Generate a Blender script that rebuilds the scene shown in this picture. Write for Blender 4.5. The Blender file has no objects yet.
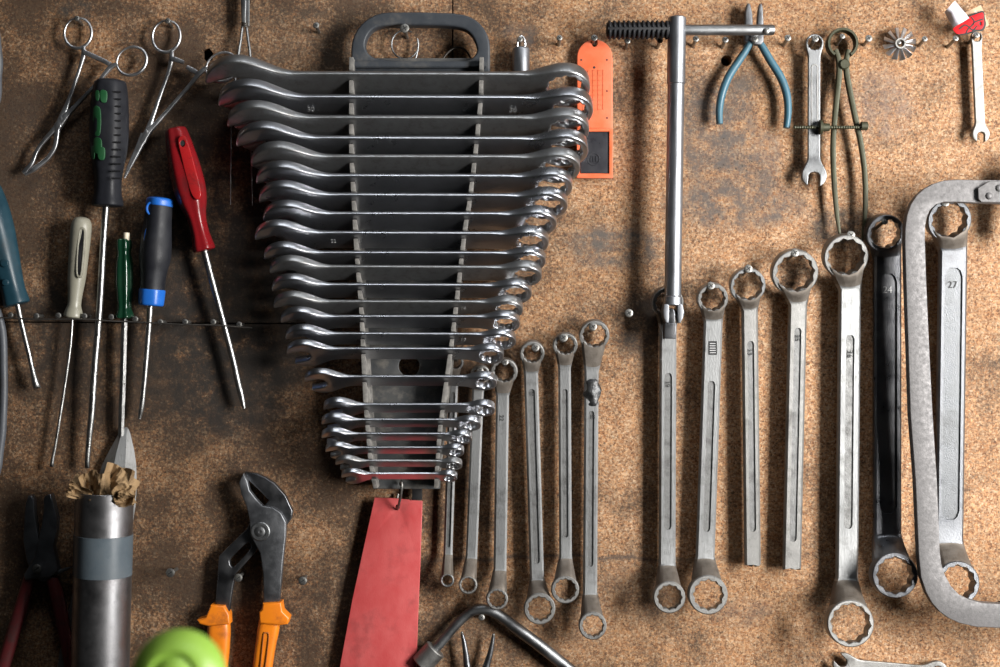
import bpy, bmesh, math, random
from mathutils import Vector, Matrix, noise

PI = math.pi
Rd = math.radians
rng = random.Random(7)
SC = bpy.context.scene
COL = SC.collection
D = 1400.0                       # camera to wall, millimetres
CX, CY = 500.0, 333.5
MM = 0.001
NRM = Vector((0, -1, 0))         # out of the wall


def P(px, py, d=0.0):
    k = (D - d) / D * MM
    return Vector(((px - CX) * k, -d * MM, (CY - py) * k))


def crop(pts, x0, y0, s):
    return [(x0 + p[0] / s, y0 + p[1] / s) + tuple(p[2:]) for p in pts]


# ------------------------------------------------------------------ materials
def new_mat(name):
    m = bpy.data.materials.new(name)
    m.use_nodes = True
    nt = m.node_tree
    b = nt.nodes['Principled BSDF']
    return m, nt, b


def N(nt, typ, **kw):
    n = nt.nodes.new(typ)
    for k, v in kw.items():
        if k.startswith('_'):
            setattr(n, k[1:], v)
        else:
            n.inputs[k.replace('__', ' ')].default_value = v
    return n


def ramp(nt, fac, stops):
    r = nt.nodes.new('ShaderNodeValToRGB')
    el = r.color_ramp.elements
    while len(el) > 1:
        el.remove(el[0])
    el[0].position, el[0].color = stops[0][0], (*stops[0][1], 1)
    for p, c in stops[1:]:
        e = el.new(p)
        e.color = (*c, 1)
    nt.links.new(fac, r.inputs[0])
    return r


def g3(v):
    return (v, v, v)


def mix(nt, fac, a, b, mode='MIX'):
    m = nt.nodes.new('ShaderNodeMix')
    m.data_type = 'RGBA'
    m.blend_type = mode
    for sock, v in ((m.inputs[0], fac), (m.inputs[6], a), (m.inputs[7], b)):
        if isinstance(v, bpy.types.NodeSocket):
            nt.links.new(v, sock)
        elif isinstance(v, (int, float)):
            sock.default_value = v
        else:
            sock.default_value = (*v, 1)
    return m.outputs[2]


def worn(name, col, col2, rough, metal, scale=60, dirt=(0.03, 0.025, 0.02), dirt_amt=0.35, bump=0.15,
         rvar=0.15, stretch=(1, 1, 1), coat=0.0, dscale=25, trans=0.0):
    """One procedural material with tonal variation, grime specks and a fine bump."""
    m, nt, b = new_mat(name)
    L = nt.links.new
    tc = N(nt, 'ShaderNodeTexCoord')
    mp = N(nt, 'ShaderNodeMapping')
    mp.inputs['Scale'].default_value = stretch
    L(tc.outputs['Object'], mp.inputs[0])
    n1 = N(nt, 'ShaderNodeTexNoise', Scale=scale, Detail=6.0, Roughness=0.65)
    L(mp.outputs[0], n1.inputs['Vector'])
    n2 = N(nt, 'ShaderNodeTexNoise', Scale=dscale, Detail=8.0, Roughness=0.7)
    L(tc.outputs['Object'], n2.inputs['Vector'])
    n3 = N(nt, 'ShaderNodeTexNoise', Scale=900.0, Detail=3.0)
    L(mp.outputs[0], n3.inputs['Vector'])
    f1 = ramp(nt, n1.outputs[0], [(0.3, g3(0)), (0.7, g3(1))])
    c = mix(nt, f1.outputs[0], col, col2)
    f2 = ramp(nt, n2.outputs[0], [(0.52, g3(0)), (0.72, g3(dirt_amt))])
    c = mix(nt, f2.outputs[0], c, dirt)
    L(c, b.inputs['Base Color'])
    b.inputs['Metallic'].default_value = metal
    fr = ramp(nt, n1.outputs[0], [(0.25, g3(max(0.05, rough - rvar))), (0.75, g3(min(1, rough + rvar)))])
    L(fr.outputs[0], b.inputs['Roughness'])
    if coat:
        b.inputs['Coat Weight'].default_value = coat
        b.inputs['Coat Roughness'].default_value = 0.2
    if trans:
        b.inputs['Transmission Weight'].default_value = trans
    bp = N(nt, 'ShaderNodeBump', Strength=bump, Distance=0.0006)
    a = N(nt, 'ShaderNodeMath', _operation='ADD')
    L(n1.outputs[0], a.inputs[0])
    L(n3.outputs[0], a.inputs[1])
    L(a.outputs[0], bp.inputs['Height'])
    L(bp.outputs[0], b.inputs['Normal'])
    return m


def board_material():
    m, nt, b = new_mat('chipboard')
    L = nt.links.new
    tc = N(nt, 'ShaderNodeTexCoord')
    obj = tc.outputs['Object']
    # chips: two warped cell layers, stretched different ways
    wn = N(nt, 'ShaderNodeTexNoise', Scale=260.0, Detail=2.0)
    L(obj, wn.inputs['Vector'])
    wv = N(nt, 'ShaderNodeVectorMath', _operation='SCALE')
    wv.inputs['Scale'].default_value = 0.0035
    L(wn.outputs['Color'], wv.inputs[0])
    add = N(nt, 'ShaderNodeVectorMath', _operation='ADD')
    L(obj, add.inputs[0])
    L(wv.outputs[0], add.inputs[1])
    vals = []
    for sc, rot, scl in ((1.0, 0.5, (820, 820, 430)), (1.0, -0.9, (400, 700, 780))):
        mp = N(nt, 'ShaderNodeMapping')
        mp.inputs['Rotation'].default_value = (0, rot, 0)
        mp.inputs['Scale'].default_value = scl
        L(add.outputs[0], mp.inputs[0])
        v = N(nt, 'ShaderNodeTexVoronoi', Scale=sc)
        L(mp.outputs[0], v.inputs['Vector'])
        sp = N(nt, 'ShaderNodeSeparateColor')
        L(v.outputs['Color'], sp.inputs[0])
        vals.append(sp.outputs[0])
        hue = sp.outputs[1]
    av = N(nt, 'ShaderNodeMath', _operation='ADD')
    L(vals[0], av.inputs[0])
    L(vals[1], av.inputs[1])
    fine = N(nt, 'ShaderNodeTexNoise', Scale=650.0, Detail=4.0, Roughness=0.75)
    L(obj, fine.inputs['Vector'])
    a2 = N(nt, 'ShaderNodeMath', _operation='MULTIPLY_ADD')
    L(fine.outputs[0], a2.inputs[0])
    a2.inputs[1].default_value = 1.6
    L(av.outputs[0], a2.inputs[2])
    half = N(nt, 'ShaderNodeMath', _operation='MULTIPLY')
    half.inputs[1].default_value = 0.278
    L(a2.outputs[0], half.inputs[0])
    chips = ramp(nt, half.outputs[0], [(0.24, (0.115, 0.055, 0.028)), (0.40, (0.31, 0.168, 0.086)),
                                       (0.58, (0.46, 0.290, 0.160)), (0.82, (0.70, 0.52, 0.34))])
    tint = ramp(nt, hue, [(0.15, (1.05, 0.92, 0.76)), (0.5, (0.98, 0.98, 0.94)), (0.85, (0.92, 1.0, 1.06))])
    col = mix(nt, 1.0, chips.outputs[0], tint.outputs[0], 'MULTIPLY')
    # broad tone
    big = N(nt, 'ShaderNodeTexNoise', Scale=5.0, Detail=5.0, Roughness=0.6)
    L(obj, big.inputs['Vector'])
    tone = ramp(nt, big.outputs[0], [(0.32, (0.60, 0.54, 0.50)), (0.52, (0.80, 0.755, 0.76)), (0.70, (0.90, 0.87, 0.905))])
    col = mix(nt, 1.0, col, tone.outputs[0], 'MULTIPLY')
    # grime blotches, denser towards low x so the colour also carries some light falloff
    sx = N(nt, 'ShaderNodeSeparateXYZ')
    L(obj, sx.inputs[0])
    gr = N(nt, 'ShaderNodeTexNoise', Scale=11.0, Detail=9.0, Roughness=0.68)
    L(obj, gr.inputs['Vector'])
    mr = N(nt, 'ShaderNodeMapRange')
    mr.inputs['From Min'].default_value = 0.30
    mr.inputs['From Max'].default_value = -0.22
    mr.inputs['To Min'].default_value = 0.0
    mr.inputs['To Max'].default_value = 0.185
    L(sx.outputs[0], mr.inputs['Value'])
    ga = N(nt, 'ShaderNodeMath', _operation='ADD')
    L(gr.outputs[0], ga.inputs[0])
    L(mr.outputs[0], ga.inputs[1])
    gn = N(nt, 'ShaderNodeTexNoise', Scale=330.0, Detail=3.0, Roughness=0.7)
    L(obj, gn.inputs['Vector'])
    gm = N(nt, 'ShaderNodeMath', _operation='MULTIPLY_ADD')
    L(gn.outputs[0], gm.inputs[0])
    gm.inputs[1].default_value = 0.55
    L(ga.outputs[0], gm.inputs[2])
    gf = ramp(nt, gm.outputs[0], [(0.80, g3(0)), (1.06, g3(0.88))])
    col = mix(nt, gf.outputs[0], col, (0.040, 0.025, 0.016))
    # rubbed grey smudges, soft dark patches, and the rack's shadow painted into the colour
    def smudge_shade(px, py, rx, ry, amt, c, scale=55):
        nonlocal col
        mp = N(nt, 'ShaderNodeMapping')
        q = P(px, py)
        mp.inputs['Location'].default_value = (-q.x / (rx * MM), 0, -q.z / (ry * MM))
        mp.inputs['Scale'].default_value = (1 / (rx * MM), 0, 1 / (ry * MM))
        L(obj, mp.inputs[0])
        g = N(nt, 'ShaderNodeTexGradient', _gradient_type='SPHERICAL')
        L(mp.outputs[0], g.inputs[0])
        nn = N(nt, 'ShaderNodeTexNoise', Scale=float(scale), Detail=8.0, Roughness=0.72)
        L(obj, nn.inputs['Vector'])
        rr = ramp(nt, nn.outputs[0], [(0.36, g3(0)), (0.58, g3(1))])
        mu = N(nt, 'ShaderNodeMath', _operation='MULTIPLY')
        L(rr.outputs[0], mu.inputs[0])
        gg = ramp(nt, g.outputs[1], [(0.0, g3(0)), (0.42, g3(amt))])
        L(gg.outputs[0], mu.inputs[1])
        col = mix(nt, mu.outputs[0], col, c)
    for a in ((706, 140, 30, 70, .85, (0.075, 0.068, 0.064)), (738, 140, 24, 70, .85, (0.075, 0.068, 0.064)), (768, 160, 18, 40, .6, (0.09, 0.08, 0.075)),
              (735, 206, 85, 30, .85, (0.075, 0.068, 0.064)), (612, 247, 60, 26, .9, (0.07, 0.065, 0.06)),
              (880, 105, 40, 45, .45, (0.16, 0.13, 0.12)), (746, 82, 18, 14, .6, (0.09, 0.08, 0.07)),
              (845, 228, 48, 24, .85, (0.03, 0.028, 0.026)), (520, 36, 22, 16, .8, (0.06, 0.05, 0.045)),
              (640, 590, 55, 40, .45, (0.06, 0.045, 0.035)), (75, 12, 20, 18, .8, (0.03, 0.03, 0.028)),
              (500, 640, 130, 45, .5, (0.05, 0.035, 0.025)), (740, 612, 40, 18, .5, (0.08, 0.06, 0.05)),
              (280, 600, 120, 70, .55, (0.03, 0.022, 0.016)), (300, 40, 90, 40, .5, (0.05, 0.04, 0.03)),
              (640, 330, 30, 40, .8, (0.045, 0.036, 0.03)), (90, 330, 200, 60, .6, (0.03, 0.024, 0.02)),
              (235, 270, 120, 220, .95, (0.016, 0.013, 0.011)), (150, 330, 190, 150, .7, (0.022, 0.017, 0.013)), (225, 380, 90, 70, .8, (0.022, 0.018, 0.015)), (60, 150, 120, 80, .45, (0.04, 0.03, 0.024))):  # left of the rack: grime mixed with its cast shadow, painted into the board
        smudge_shade(*a)
    # scratched pencil line under the spanners
    wl = N(nt, 'ShaderNodeTexNoise', Scale=9.0, Detail=4.0)
    L(obj, wl.inputs['Vector'])
    wz = N(nt, 'ShaderNodeMath', _operation='MULTIPLY_ADD')
    L(wl.outputs[0], wz.inputs[0])
    wz.inputs[1].default_value = 0.035
    L(sx.outputs[2], wz.inputs[2])
    wa = N(nt, 'ShaderNodeMath', _operation='ADD')
    L(wz.outputs[0], wa.inputs[0])
    wa.inputs[1].default_value = (558 - CY) * MM - 0.0175
    wb = N(nt, 'ShaderNodeMath', _operation='ABSOLUTE')
    L(wa.outputs[0], wb.inputs[0])
    line = ramp(nt, wb.outputs[0], [(0.0012, g3(0.8)), (0.004, g3(0))])
    xr = N(nt, 'ShaderNodeMapRange')
    xr.inputs['From Min'].default_value = -0.09
    xr.inputs['From Max'].default_value = -0.05
    L(sx.outputs[0], xr.inputs['Value'])
    xr2 = N(nt, 'ShaderNodeMapRange')
    xr2.inputs['From Min'].default_value = 0.34
    xr2.inputs['From Max'].default_value = 0.12
    L(sx.outputs[0], xr2.inputs['Value'])
    m1 = N(nt, 'ShaderNodeMath', _operation='MULTIPLY')
    L(xr.outputs[0], m1.inputs[0])
    L(xr2.outputs[0], m1.inputs[1])
    m2 = N(nt, 'ShaderNodeMath', _operation='MULTIPLY')
    L(m1.outputs[0], m2.inputs[0])
    L(line.outputs[0], m2.inputs[1])
    col = mix(nt, m2.outputs[0], col, (0.05, 0.04, 0.035))
    # dark flecks
    fk = N(nt, 'ShaderNodeTexVoronoi', Scale=190.0)
    L(add.outputs[0], fk.inputs['Vector'])
    fr = ramp(nt, fk.outputs['Distance'], [(0.10, g3(0.8)), (0.24, g3(0))])
    fn = N(nt, 'ShaderNodeTexNoise', Scale=16.0, Detail=3.0)
    L(obj, fn.inputs['Vector'])
    fm = ramp(nt, fn.outputs[0], [(0.44, g3(0.15)), (0.58, g3(1))])
    ff = N(nt, 'ShaderNodeMath', _operation='MULTIPLY')
    L(fr.outputs[0], ff.inputs[0])
    L(fm.outputs[0], ff.inputs[1])
    col = mix(nt, ff.outputs[0], col, (0.03, 0.022, 0.016))
    L(col, b.inputs['Base Color'])
    b.inputs['Roughness'].default_value = 0.72
    b.inputs['Specular IOR Level'].default_value = 0.3
    bp = N(nt, 'ShaderNodeBump', Strength=0.5, Distance=0.0007)
    L(half.outputs[0], bp.inputs['Height'])
    L(bp.outputs[0], b.inputs['Normal'])
    return m


M = {}
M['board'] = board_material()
M['backing'] = worn('dark backing', (0.012, 0.010, 0.009), (0.02, 0.016, 0.014), 0.9, 0)
M['chrome'] = worn('satin chrome', (0.56, 0.57, 0.60), (0.46, 0.47, 0.50), 0.29, 1, 40, dirt_amt=0.18, bump=0.025, rvar=0.04)
M['chrome_dusty'] = worn('dusty chrome', (0.40, 0.405, 0.41), (0.29, 0.29, 0.29), 0.35, 0.95, 60, dirt=(0.2, 0.185, 0.16), dirt_amt=0.5, bump=0.06, rvar=0.05, dscale=120)
M['nickel'] = worn('worn nickel plate', (0.375, 0.38, 0.38), (0.235, 0.238, 0.238), 0.53, 1, 70, dirt_amt=0.5, bump=0.22,
                   rvar=0.12, stretch=(1, 1, 0.25), dscale=60)
M['groove'] = worn('unpolished groove', (0.24, 0.24, 0.237), (0.155, 0.155, 0.152), 0.55, 0.9, 120, dirt_amt=0.6, bump=0.4, dscale=90)
M['dark_floor'] = worn('dark cast steel', (0.10, 0.104, 0.11), (0.155, 0.16, 0.165), 0.5, 0.9, 60, dirt_amt=0.4, bump=0.4, dscale=50)
M['nickel_matte'] = worn('matte steel', (0.33, 0.325, 0.312), (0.22, 0.216, 0.208), 0.55, 1, 60, dirt_amt=0.5, bump=0.3, dscale=70)
M['dusty'] = worn('dusty forged steel', (0.125, 0.105, 0.086), (0.185, 0.163, 0.142), 0.64, 0.7, 120, dirt_amt=0.5, bump=0.35)
M['black_steel'] = worn('blackened steel', (0.085, 0.088, 0.096), (0.17, 0.172, 0.18), 0.36, 0.95, 50, dirt_amt=0.4, bump=0.25)
M['dark_steel'] = worn('dark grey steel', (0.17, 0.175, 0.18), (0.25, 0.255, 0.26), 0.46, 1, 50, dirt_amt=0.4, bump=0.25)
M['tube_steel'] = worn('drawn tube steel', (0.34, 0.352, 0.375), (0.25, 0.262, 0.285), 0.45, 1, 90, dirt_amt=0.3, bump=0.15, stretch=(1, 1, 0.1))
M['frame_steel'] = worn('brushed flat steel', (0.18, 0.173, 0.173), (0.155, 0.15, 0.15), 0.66, 0.8, 300, dirt_amt=0.08, bump=0.3)
M['forceps'] = worn('stainless steel', (0.70, 0.71, 0.73), (0.55, 0.555, 0.57), 0.38, 1, 60, dirt_amt=0.3, bump=0.1)
M['screw'] = worn('zinc screw', (0.30, 0.295, 0.28), (0.18, 0.175, 0.162), 0.5, 1, 300, dirt_amt=0.5, bump=0.2, dscale=200)
M['recess'] = worn('screw recess', (0.02, 0.02, 0.02), (0.04, 0.04, 0.04), 0.8, 0.2)
M['shaft'] = worn('driver shaft steel', (0.45, 0.445, 0.435), (0.30, 0.30, 0.295), 0.36, 1, 160, dirt_amt=0.65, bump=0.3, dscale=120)
M['rubber'] = worn('black rubber', (0.007, 0.007, 0.008), (0.014, 0.014, 0.016), 0.62, 0, 80, dirt=(0.09, 0.08, 0.07), dirt_amt=0.15)
M['charcoal'] = worn('charcoal rubber', (0.009, 0.0095, 0.0125), (0.016, 0.017, 0.021), 0.5, 0, 60, dirt=(0.02, 0.018, 0.016), dirt_amt=0.3)
M['rack'] = worn('dark grey plastic', (0.028, 0.032, 0.038), (0.042, 0.047, 0.054), 0.5, 0, 35, dirt=(0.15, 0.13, 0.105), dirt_amt=0.4, dscale=35)
M['rack_plate'] = worn('dusty grey plastic', (0.030, 0.033, 0.037), (0.075, 0.074, 0.070), 0.6, 0, 45, dirt=(0.27, 0.24, 0.2), dirt_amt=0.5, dscale=40)
M['rack_edge'] = worn('dusty plastic edge', (0.085, 0.082, 0.076), (0.22, 0.207, 0.19), 0.75, 0, 200, dirt=(0.04, 0.04, 0.04), dirt_amt=0.6, dscale=120)
M['orange_case'] = worn('orange red plastic', (0.62, 0.105, 0.035), (0.72, 0.155, 0.065), 0.45, 0, 40, dirt_amt=0.2, bump=0.1)
M['black_panel'] = worn('black plastic panel', (0.022, 0.022, 0.026), (0.035, 0.035, 0.04), 0.35, 0, 60, dirt_amt=0.2)
M['orange'] = worn('orange grip', (0.75, 0.21, 0.010), (0.62, 0.155, 0.008), 0.42, 0, 40, dirt=(0.10, 0.04, 0.01), dirt_amt=0.6, dscale=40, bump=0.1)
M['red_strip'] = worn('faded red plastic', (0.40, 0.045, 0.046), (0.48, 0.085, 0.082), 0.5, 0, 30, dirt=(0.20, 0.035, 0.035), dirt_amt=0.75, dscale=22, bump=0.15, stretch=(1, 1, .6))
M['red_handle'] = worn('red plastic', (0.20, 0.007, 0.010), (0.13, 0.005, 0.007), 0.3, 0, 40, dirt=(0.03, 0.008, 0.008), dirt_amt=0.7, dscale=45)
M['red_panel'] = worn('bright red inset', (0.36, 0.013, 0.015), (0.27, 0.010, 0.011), 0.3, 0, 40, dirt=(0.05, 0.01, 0.01), dirt_amt=0.9, dscale=70)
M['maroon'] = worn('maroon dipped grip', (0.115, 0.018, 0.019), (0.07, 0.012, 0.013), 0.4, 0, 60, dirt_amt=0.6, dscale=60)
M['blue_grip'] = worn('faded blue grip', (0.030, 0.095, 0.135), (0.045, 0.125, 0.17), 0.5, 0, 40, dirt_amt=0.45, dscale=40)
M['blue'] = worn('bright blue plastic', (0.010, 0.10, 0.42), (0.013, 0.125, 0.48), 0.4, 0, 60, dirt_amt=0.15)
M['teal'] = worn('teal plastic', (0.007, 0.028, 0.042), (0.010, 0.045, 0.065), 0.45, 0, 30, dirt=(0.015, 0.018, 0.02), dirt_amt=0.8)
M['green'] = worn('dark green plastic', (0.003, 0.022, 0.010), (0.004, 0.030, 0.014), 0.15, 0, 60, dirt_amt=0.3, coat=0.6)
M['green_pad'] = worn('green inlay', (0.010, 0.07, 0.022), (0.014, 0.09, 0.03), 0.5, 0, 60, dirt_amt=0.5)
M['beige'] = worn('grey beige paint', (0.22, 0.21, 0.165), (0.28, 0.265, 0.21), 0.42, 0, 50, dirt_amt=0.6, dscale=50)
M['ivory'] = worn('ivory plastic', (0.75, 0.66, 0.52), (0.68, 0.6, 0.46), 0.4, 0)
M['olive'] = worn('olive painted steel', (0.035, 0.036, 0.019), (0.055, 0.055, 0.030), 0.48, 0.4, 60, dirt_amt=0.5, dscale=60)
M['paper'] = worn('crumpled kraft paper', (0.20, 0.120, 0.052), (0.31, 0.205, 0.105), 0.8, 0, 50, dirt=(0.06, 0.03, 0.012), dirt_amt=0.8, dscale=60)
M['tape'] = worn('grey blue tape', (0.060, 0.078, 0.092), (0.085, 0.105, 0.12), 0.4, 0, 50, dirt_amt=0.3)
M['pipe'] = worn('bare steel pipe', (0.34, 0.34, 0.35), (0.19, 0.185, 0.188), 0.42, 1, 35, dirt=(0.06, 0.045, 0.045), dirt_amt=0.6, dscale=22, bump=0.1)
M['cable'] = worn('grey rubber cable', (0.05, 0.055, 0.065), (0.07, 0.075, 0.085), 0.5, 0, 60)
M['wire'] = worn('dark wire', (0.05, 0.045, 0.04), (0.10, 0.09, 0.08), 0.5, 0.7, 200)
M['lime'] = worn('lime green plastic', (0.20, 0.36, 0.045), (0.25, 0.41, 0.06), 0.4, 0, 20, dirt_amt=0.05)
M['white'] = worn('white metal', (0.27, 0.266, 0.254), (0.20, 0.197, 0.188), 0.52, 0.8, 120, dirt_amt=0.3, dscale=90)
M['sheet'] = worn('milky plastic film', (0.60, 0.56, 0.60), (0.48, 0.45, 0.50), 0.25, 0, 40, dirt=(0.4, 0.05, 0.06), dirt_amt=0.3, dscale=60)
M['label_red'] = worn('red print', (0.52, 0.010, 0.014), (0.38, 0.007, 0.010), 0.45, 0, 120, dirt_amt=0.2, dscale=120)
M['label_tan'] = worn('tan film', (0.40, 0.27, 0.18), (0.46, 0.32, 0.21), 0.25, 0, 60)
M['mark'] = worn('dark stamp', (0.03, 0.03, 0.03), (0.05, 0.05, 0.05), 0.6, 0.3)
M['mark_light'] = worn('light stamp', (0.62, 0.62, 0.62), (0.5, 0.5, 0.5), 0.4, 0.8)
M['dark_pl'] = worn('oiled tool steel', (0.12, 0.125, 0.135), (0.19, 0.195, 0.205), 0.47, 0.9, 60, dirt_amt=0.4, bump=0.25)
M['orange_dark'] = worn('grimy orange', (0.22, 0.06, 0.006), (0.35, 0.10, 0.01), 0.5, 0)
M['weld'] = worn('weld bead', (0.05, 0.052, 0.055), (0.12, 0.12, 0.12), 0.4, 0.9, 150, bump=0.8)
for k_, v_ in (('charcoal', 0.22), ('rubber', 0.25), ('label_red', 0.12), ('rack', 0.3), ('mark', 0.1), ('black_panel', 0.3)):
    if k_ in M:
        M[k_].node_tree.nodes['Principled BSDF'].inputs['Specular IOR Level'].default_value = v_


# ------------------------------------------------------------------ objects
ANCH = {}


def thing(name, label, cat, anchor, group=None):
    o = bpy.data.objects.new(name, None)
    o.empty_display_size = 0.02
    COL.objects.link(o)
    o.location = anchor
    ANCH[o.name] = Vector(anchor)
    tag(o, label, cat, group)
    return o


def tag(o, label, cat, group=None):
    o['label'] = label
    o['category'] = cat
    if group:
        o['group'] = group
    return o


def root_of(o):
    while o.parent:
        o = o.parent
    return o


def smooth_mesh(me, ang=35):
    for p in me.polygons:
        p.use_smooth = True
    me.set_sharp_from_angle(angle=Rd(ang))


def link(name, me, mats, parent=None, ang=35, flat=False):
    """Link a mesh given in world coordinates; under a parent, or as a thing of its own."""
    if not isinstance(mats, (list, tuple)):
        mats = [mats]
    me.name = name
    for m in mats:
        me.materials.append(M[m])
    if not flat:
        smooth_mesh(me, ang)
    o = bpy.data.objects.new(name, me)
    COL.objects.link(o)
    if parent:
        a = ANCH[root_of(parent).name]
        me.transform(Matrix.Translation(-a))
        o.parent = parent
    else:
        lo = Vector([min(v.co[i] for v in me.vertices) for i in range(3)])
        hi = Vector([max(v.co[i] for v in me.vertices) for i in range(3)])
        a = (lo + hi) / 2
        me.transform(Matrix.Translation(-a))
        o.location = a
        ANCH[o.name] = a
    return o


class MB:
    def __init__(self):
        self.v, self.f, self.m = [], [], []

    def add(self, vs, fs, mi=0):
        b = len(self.v)
        self.v += [Vector(x) for x in vs]
        self.f += [tuple(b + i for i in f) for f in fs]
        self.m += [mi] * len(fs) if isinstance(mi, int) else list(mi)

    def rings(self, rows, closed=False, cap=True, mi=0):
        """rows of equal length rings -> skin. mi: an int or one per row gap."""
        n, k = len(rows[0]), len(rows)
        vs = [p for r in rows for p in r]
        fs, ms = [], []
        for i in range(k if closed else k - 1):
            a, b = i * n, ((i + 1) % k) * n
            for j in range(n):
                fs.append((a + j, a + (j + 1) % n, b + (j + 1) % n, b + j))
                ms.append(mi if isinstance(mi, int) else mi[i])
        if cap and not closed:
            fs.append(tuple(range(n))[::-1])
            fs.append(tuple((k - 1) * n + j for j in range(n)))
            ms += [mi if isinstance(mi, int) else mi[0], mi if isinstance(mi, int) else mi[-1]]
        self.add(vs, fs, ms)

    def box(self, c, sx, sy, sz, rot=None, mi=0):
        vs = [Vector((x * sx / 2, y * sy / 2, z * sz / 2)) for x in (-1, 1) for y in (-1, 1) for z in (-1, 1)]
        if rot:
            vs = [rot @ v for v in vs]
        self.add([c + v for v in vs], [(0, 1, 3, 2), (4, 6, 7, 5), (0, 4, 5, 1), (2, 3, 7, 6), (0, 2, 6, 4), (1, 5, 7, 3)], mi)

    def mesh(self, bevel=0.0, merge=False):
        bm = bmesh.new()
        vs = [bm.verts.new(v) for v in self.v]
        for f, mi in zip(self.f, self.m):
            try:
                q = bm.faces.new([vs[i] for i in f])
                q.material_index = mi
            except ValueError:
                pass
        if merge:
            bmesh.ops.remove_doubles(bm, verts=bm.verts, dist=1e-6)
        bmesh.ops.recalc_face_normals(bm, faces=bm.faces)
        if bevel:
            es = [e for e in bm.edges if len(e.link_faces) == 2 and e.calc_face_angle(0) > Rd(40)]
            bmesh.ops.bevel(bm, geom=es, offset=bevel, segments=2, affect='EDGES', clamp_overlap=True)
        me = bpy.data.meshes.new('m')
        bm.to_mesh(me)
        bm.free()
        return me

    def build(self, name, mats, parent=None, ang=35, bevel=0.0, flat=False):
        return link(name, self.mesh(bevel), mats, parent, ang, flat)


def catmull(pts, n=6, closed=False):
    out, k = [], len(pts)
    dim = len(pts[0])
    for i in range(k if closed else k - 1):
        q = []
        for o in (-1, 0, 1, 2):
            j = i + o
            q.append(pts[j % k] if closed else pts[max(0, min(k - 1, j))])
        for s in range(n):
            t = s / n
            out.append(tuple(0.5 * (2 * q[1][c] + (q[2][c] - q[0][c]) * t + (2 * q[0][c] - 5 * q[1][c] + 4 * q[2][c] - q[3][c]) * t * t
                                    + (3 * q[1][c] - q[0][c] - 3 * q[2][c] + q[3][c]) * t ** 3) for c in range(dim)))
    if not closed:
        out.append(tuple(pts[-1]))
    return out


def circ(n, r=1.0, ph=0.0):
    return [(r * math.cos(2 * PI * i / n + ph), r * math.sin(2 * PI * i / n + ph)) for i in range(n)]


def rrect(a=0.35, n=4):
    """unit rounded square section"""
    out = []
    for cx, cy, s in ((1 - a, 1 - a, 0), (-1 + a, 1 - a, 1), (-1 + a, -1 + a, 2), (1 - a, -1 + a, 3)):
        for i in range(n):
            t = PI / 2 * (s + i / (n - 1))
            out.append((cx + a * math.cos(t), cy + a * math.sin(t)))
    return out


def sweep(mb, pts, n=12, closed=False, sect=None, up=NRM, cap=True, mi=0):
    """pts: (Vector, r) or (Vector, (ru, rv)); u lies in the wall plane, v points out of it."""
    sect = sect or circ(n)
    rows, k = [], len(pts)
    for i in range(k):
        a = pts[(i - 1) % k][0] if (closed or i > 0) else pts[i][0]
        b = pts[(i + 1) % k][0] if (closed or i < k - 1) else pts[i][0]
        t = b - a
        t = t.normalized() if t.length > 1e-9 else Vector((0, 0, 1))
        u = up.cross(t)
        u = u.normalized() if u.length > 1e-4 else Vector((1, 0, 0))
        v = t.cross(u)
        if v.dot(up) < 0:
            v = -v
        r = pts[i][1]
        ru, rv = r if isinstance(r, tuple) else (r, r)
        rows.append([pts[i][0] + u * (ru * MM * c) + v * (rv * MM * s) for c, s in sect])
    mb.rings(rows, closed, cap, mi)


def wire_px(mb, pts, n=8, sm=6, closed=False, sect=None, mi=0):
    """pts: (px, py, d, r[, rv]) in a smooth sweep"""
    q = catmull(pts, sm, closed) if sm > 1 else pts
    sweep(mb, [(P(a[0], a[1], a[2]), (a[3], a[4] if len(a) > 4 else a[3])) for a in q], n, closed, sect, mi=mi)


def lathe(mb, p0, axis, prof, n=24, sect=None, up=NRM, mi=0, flat=(1, 1), cap=True):
    """prof: (t mm along axis, r mm); flat scales (in wall, out of wall)"""
    t = axis.normalized()
    u = up.cross(t)
    u = u.normalized() if u.length > 1e-4 else Vector((1, 0, 0))
    v = t.cross(u)
    if v.dot(up) < 0:
        v = -v
    sect = sect or circ(n)
    rows = []
    for q in prof:
        r = q[1]
        off = q[2] if len(q) > 2 else 0
        rows.append([p0 + t * (q[0] * MM) + u * ((r * c * flat[0] + off) * MM) + v * (r * s * flat[1] * MM) for c, s in sect])
    mb.rings(rows, False, cap, mi)


def area2(l):
    return sum(l[i][0] * l[(i + 1) % len(l)][1] - l[(i + 1) % len(l)][0] * l[i][1] for i in range(len(l)))


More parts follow.
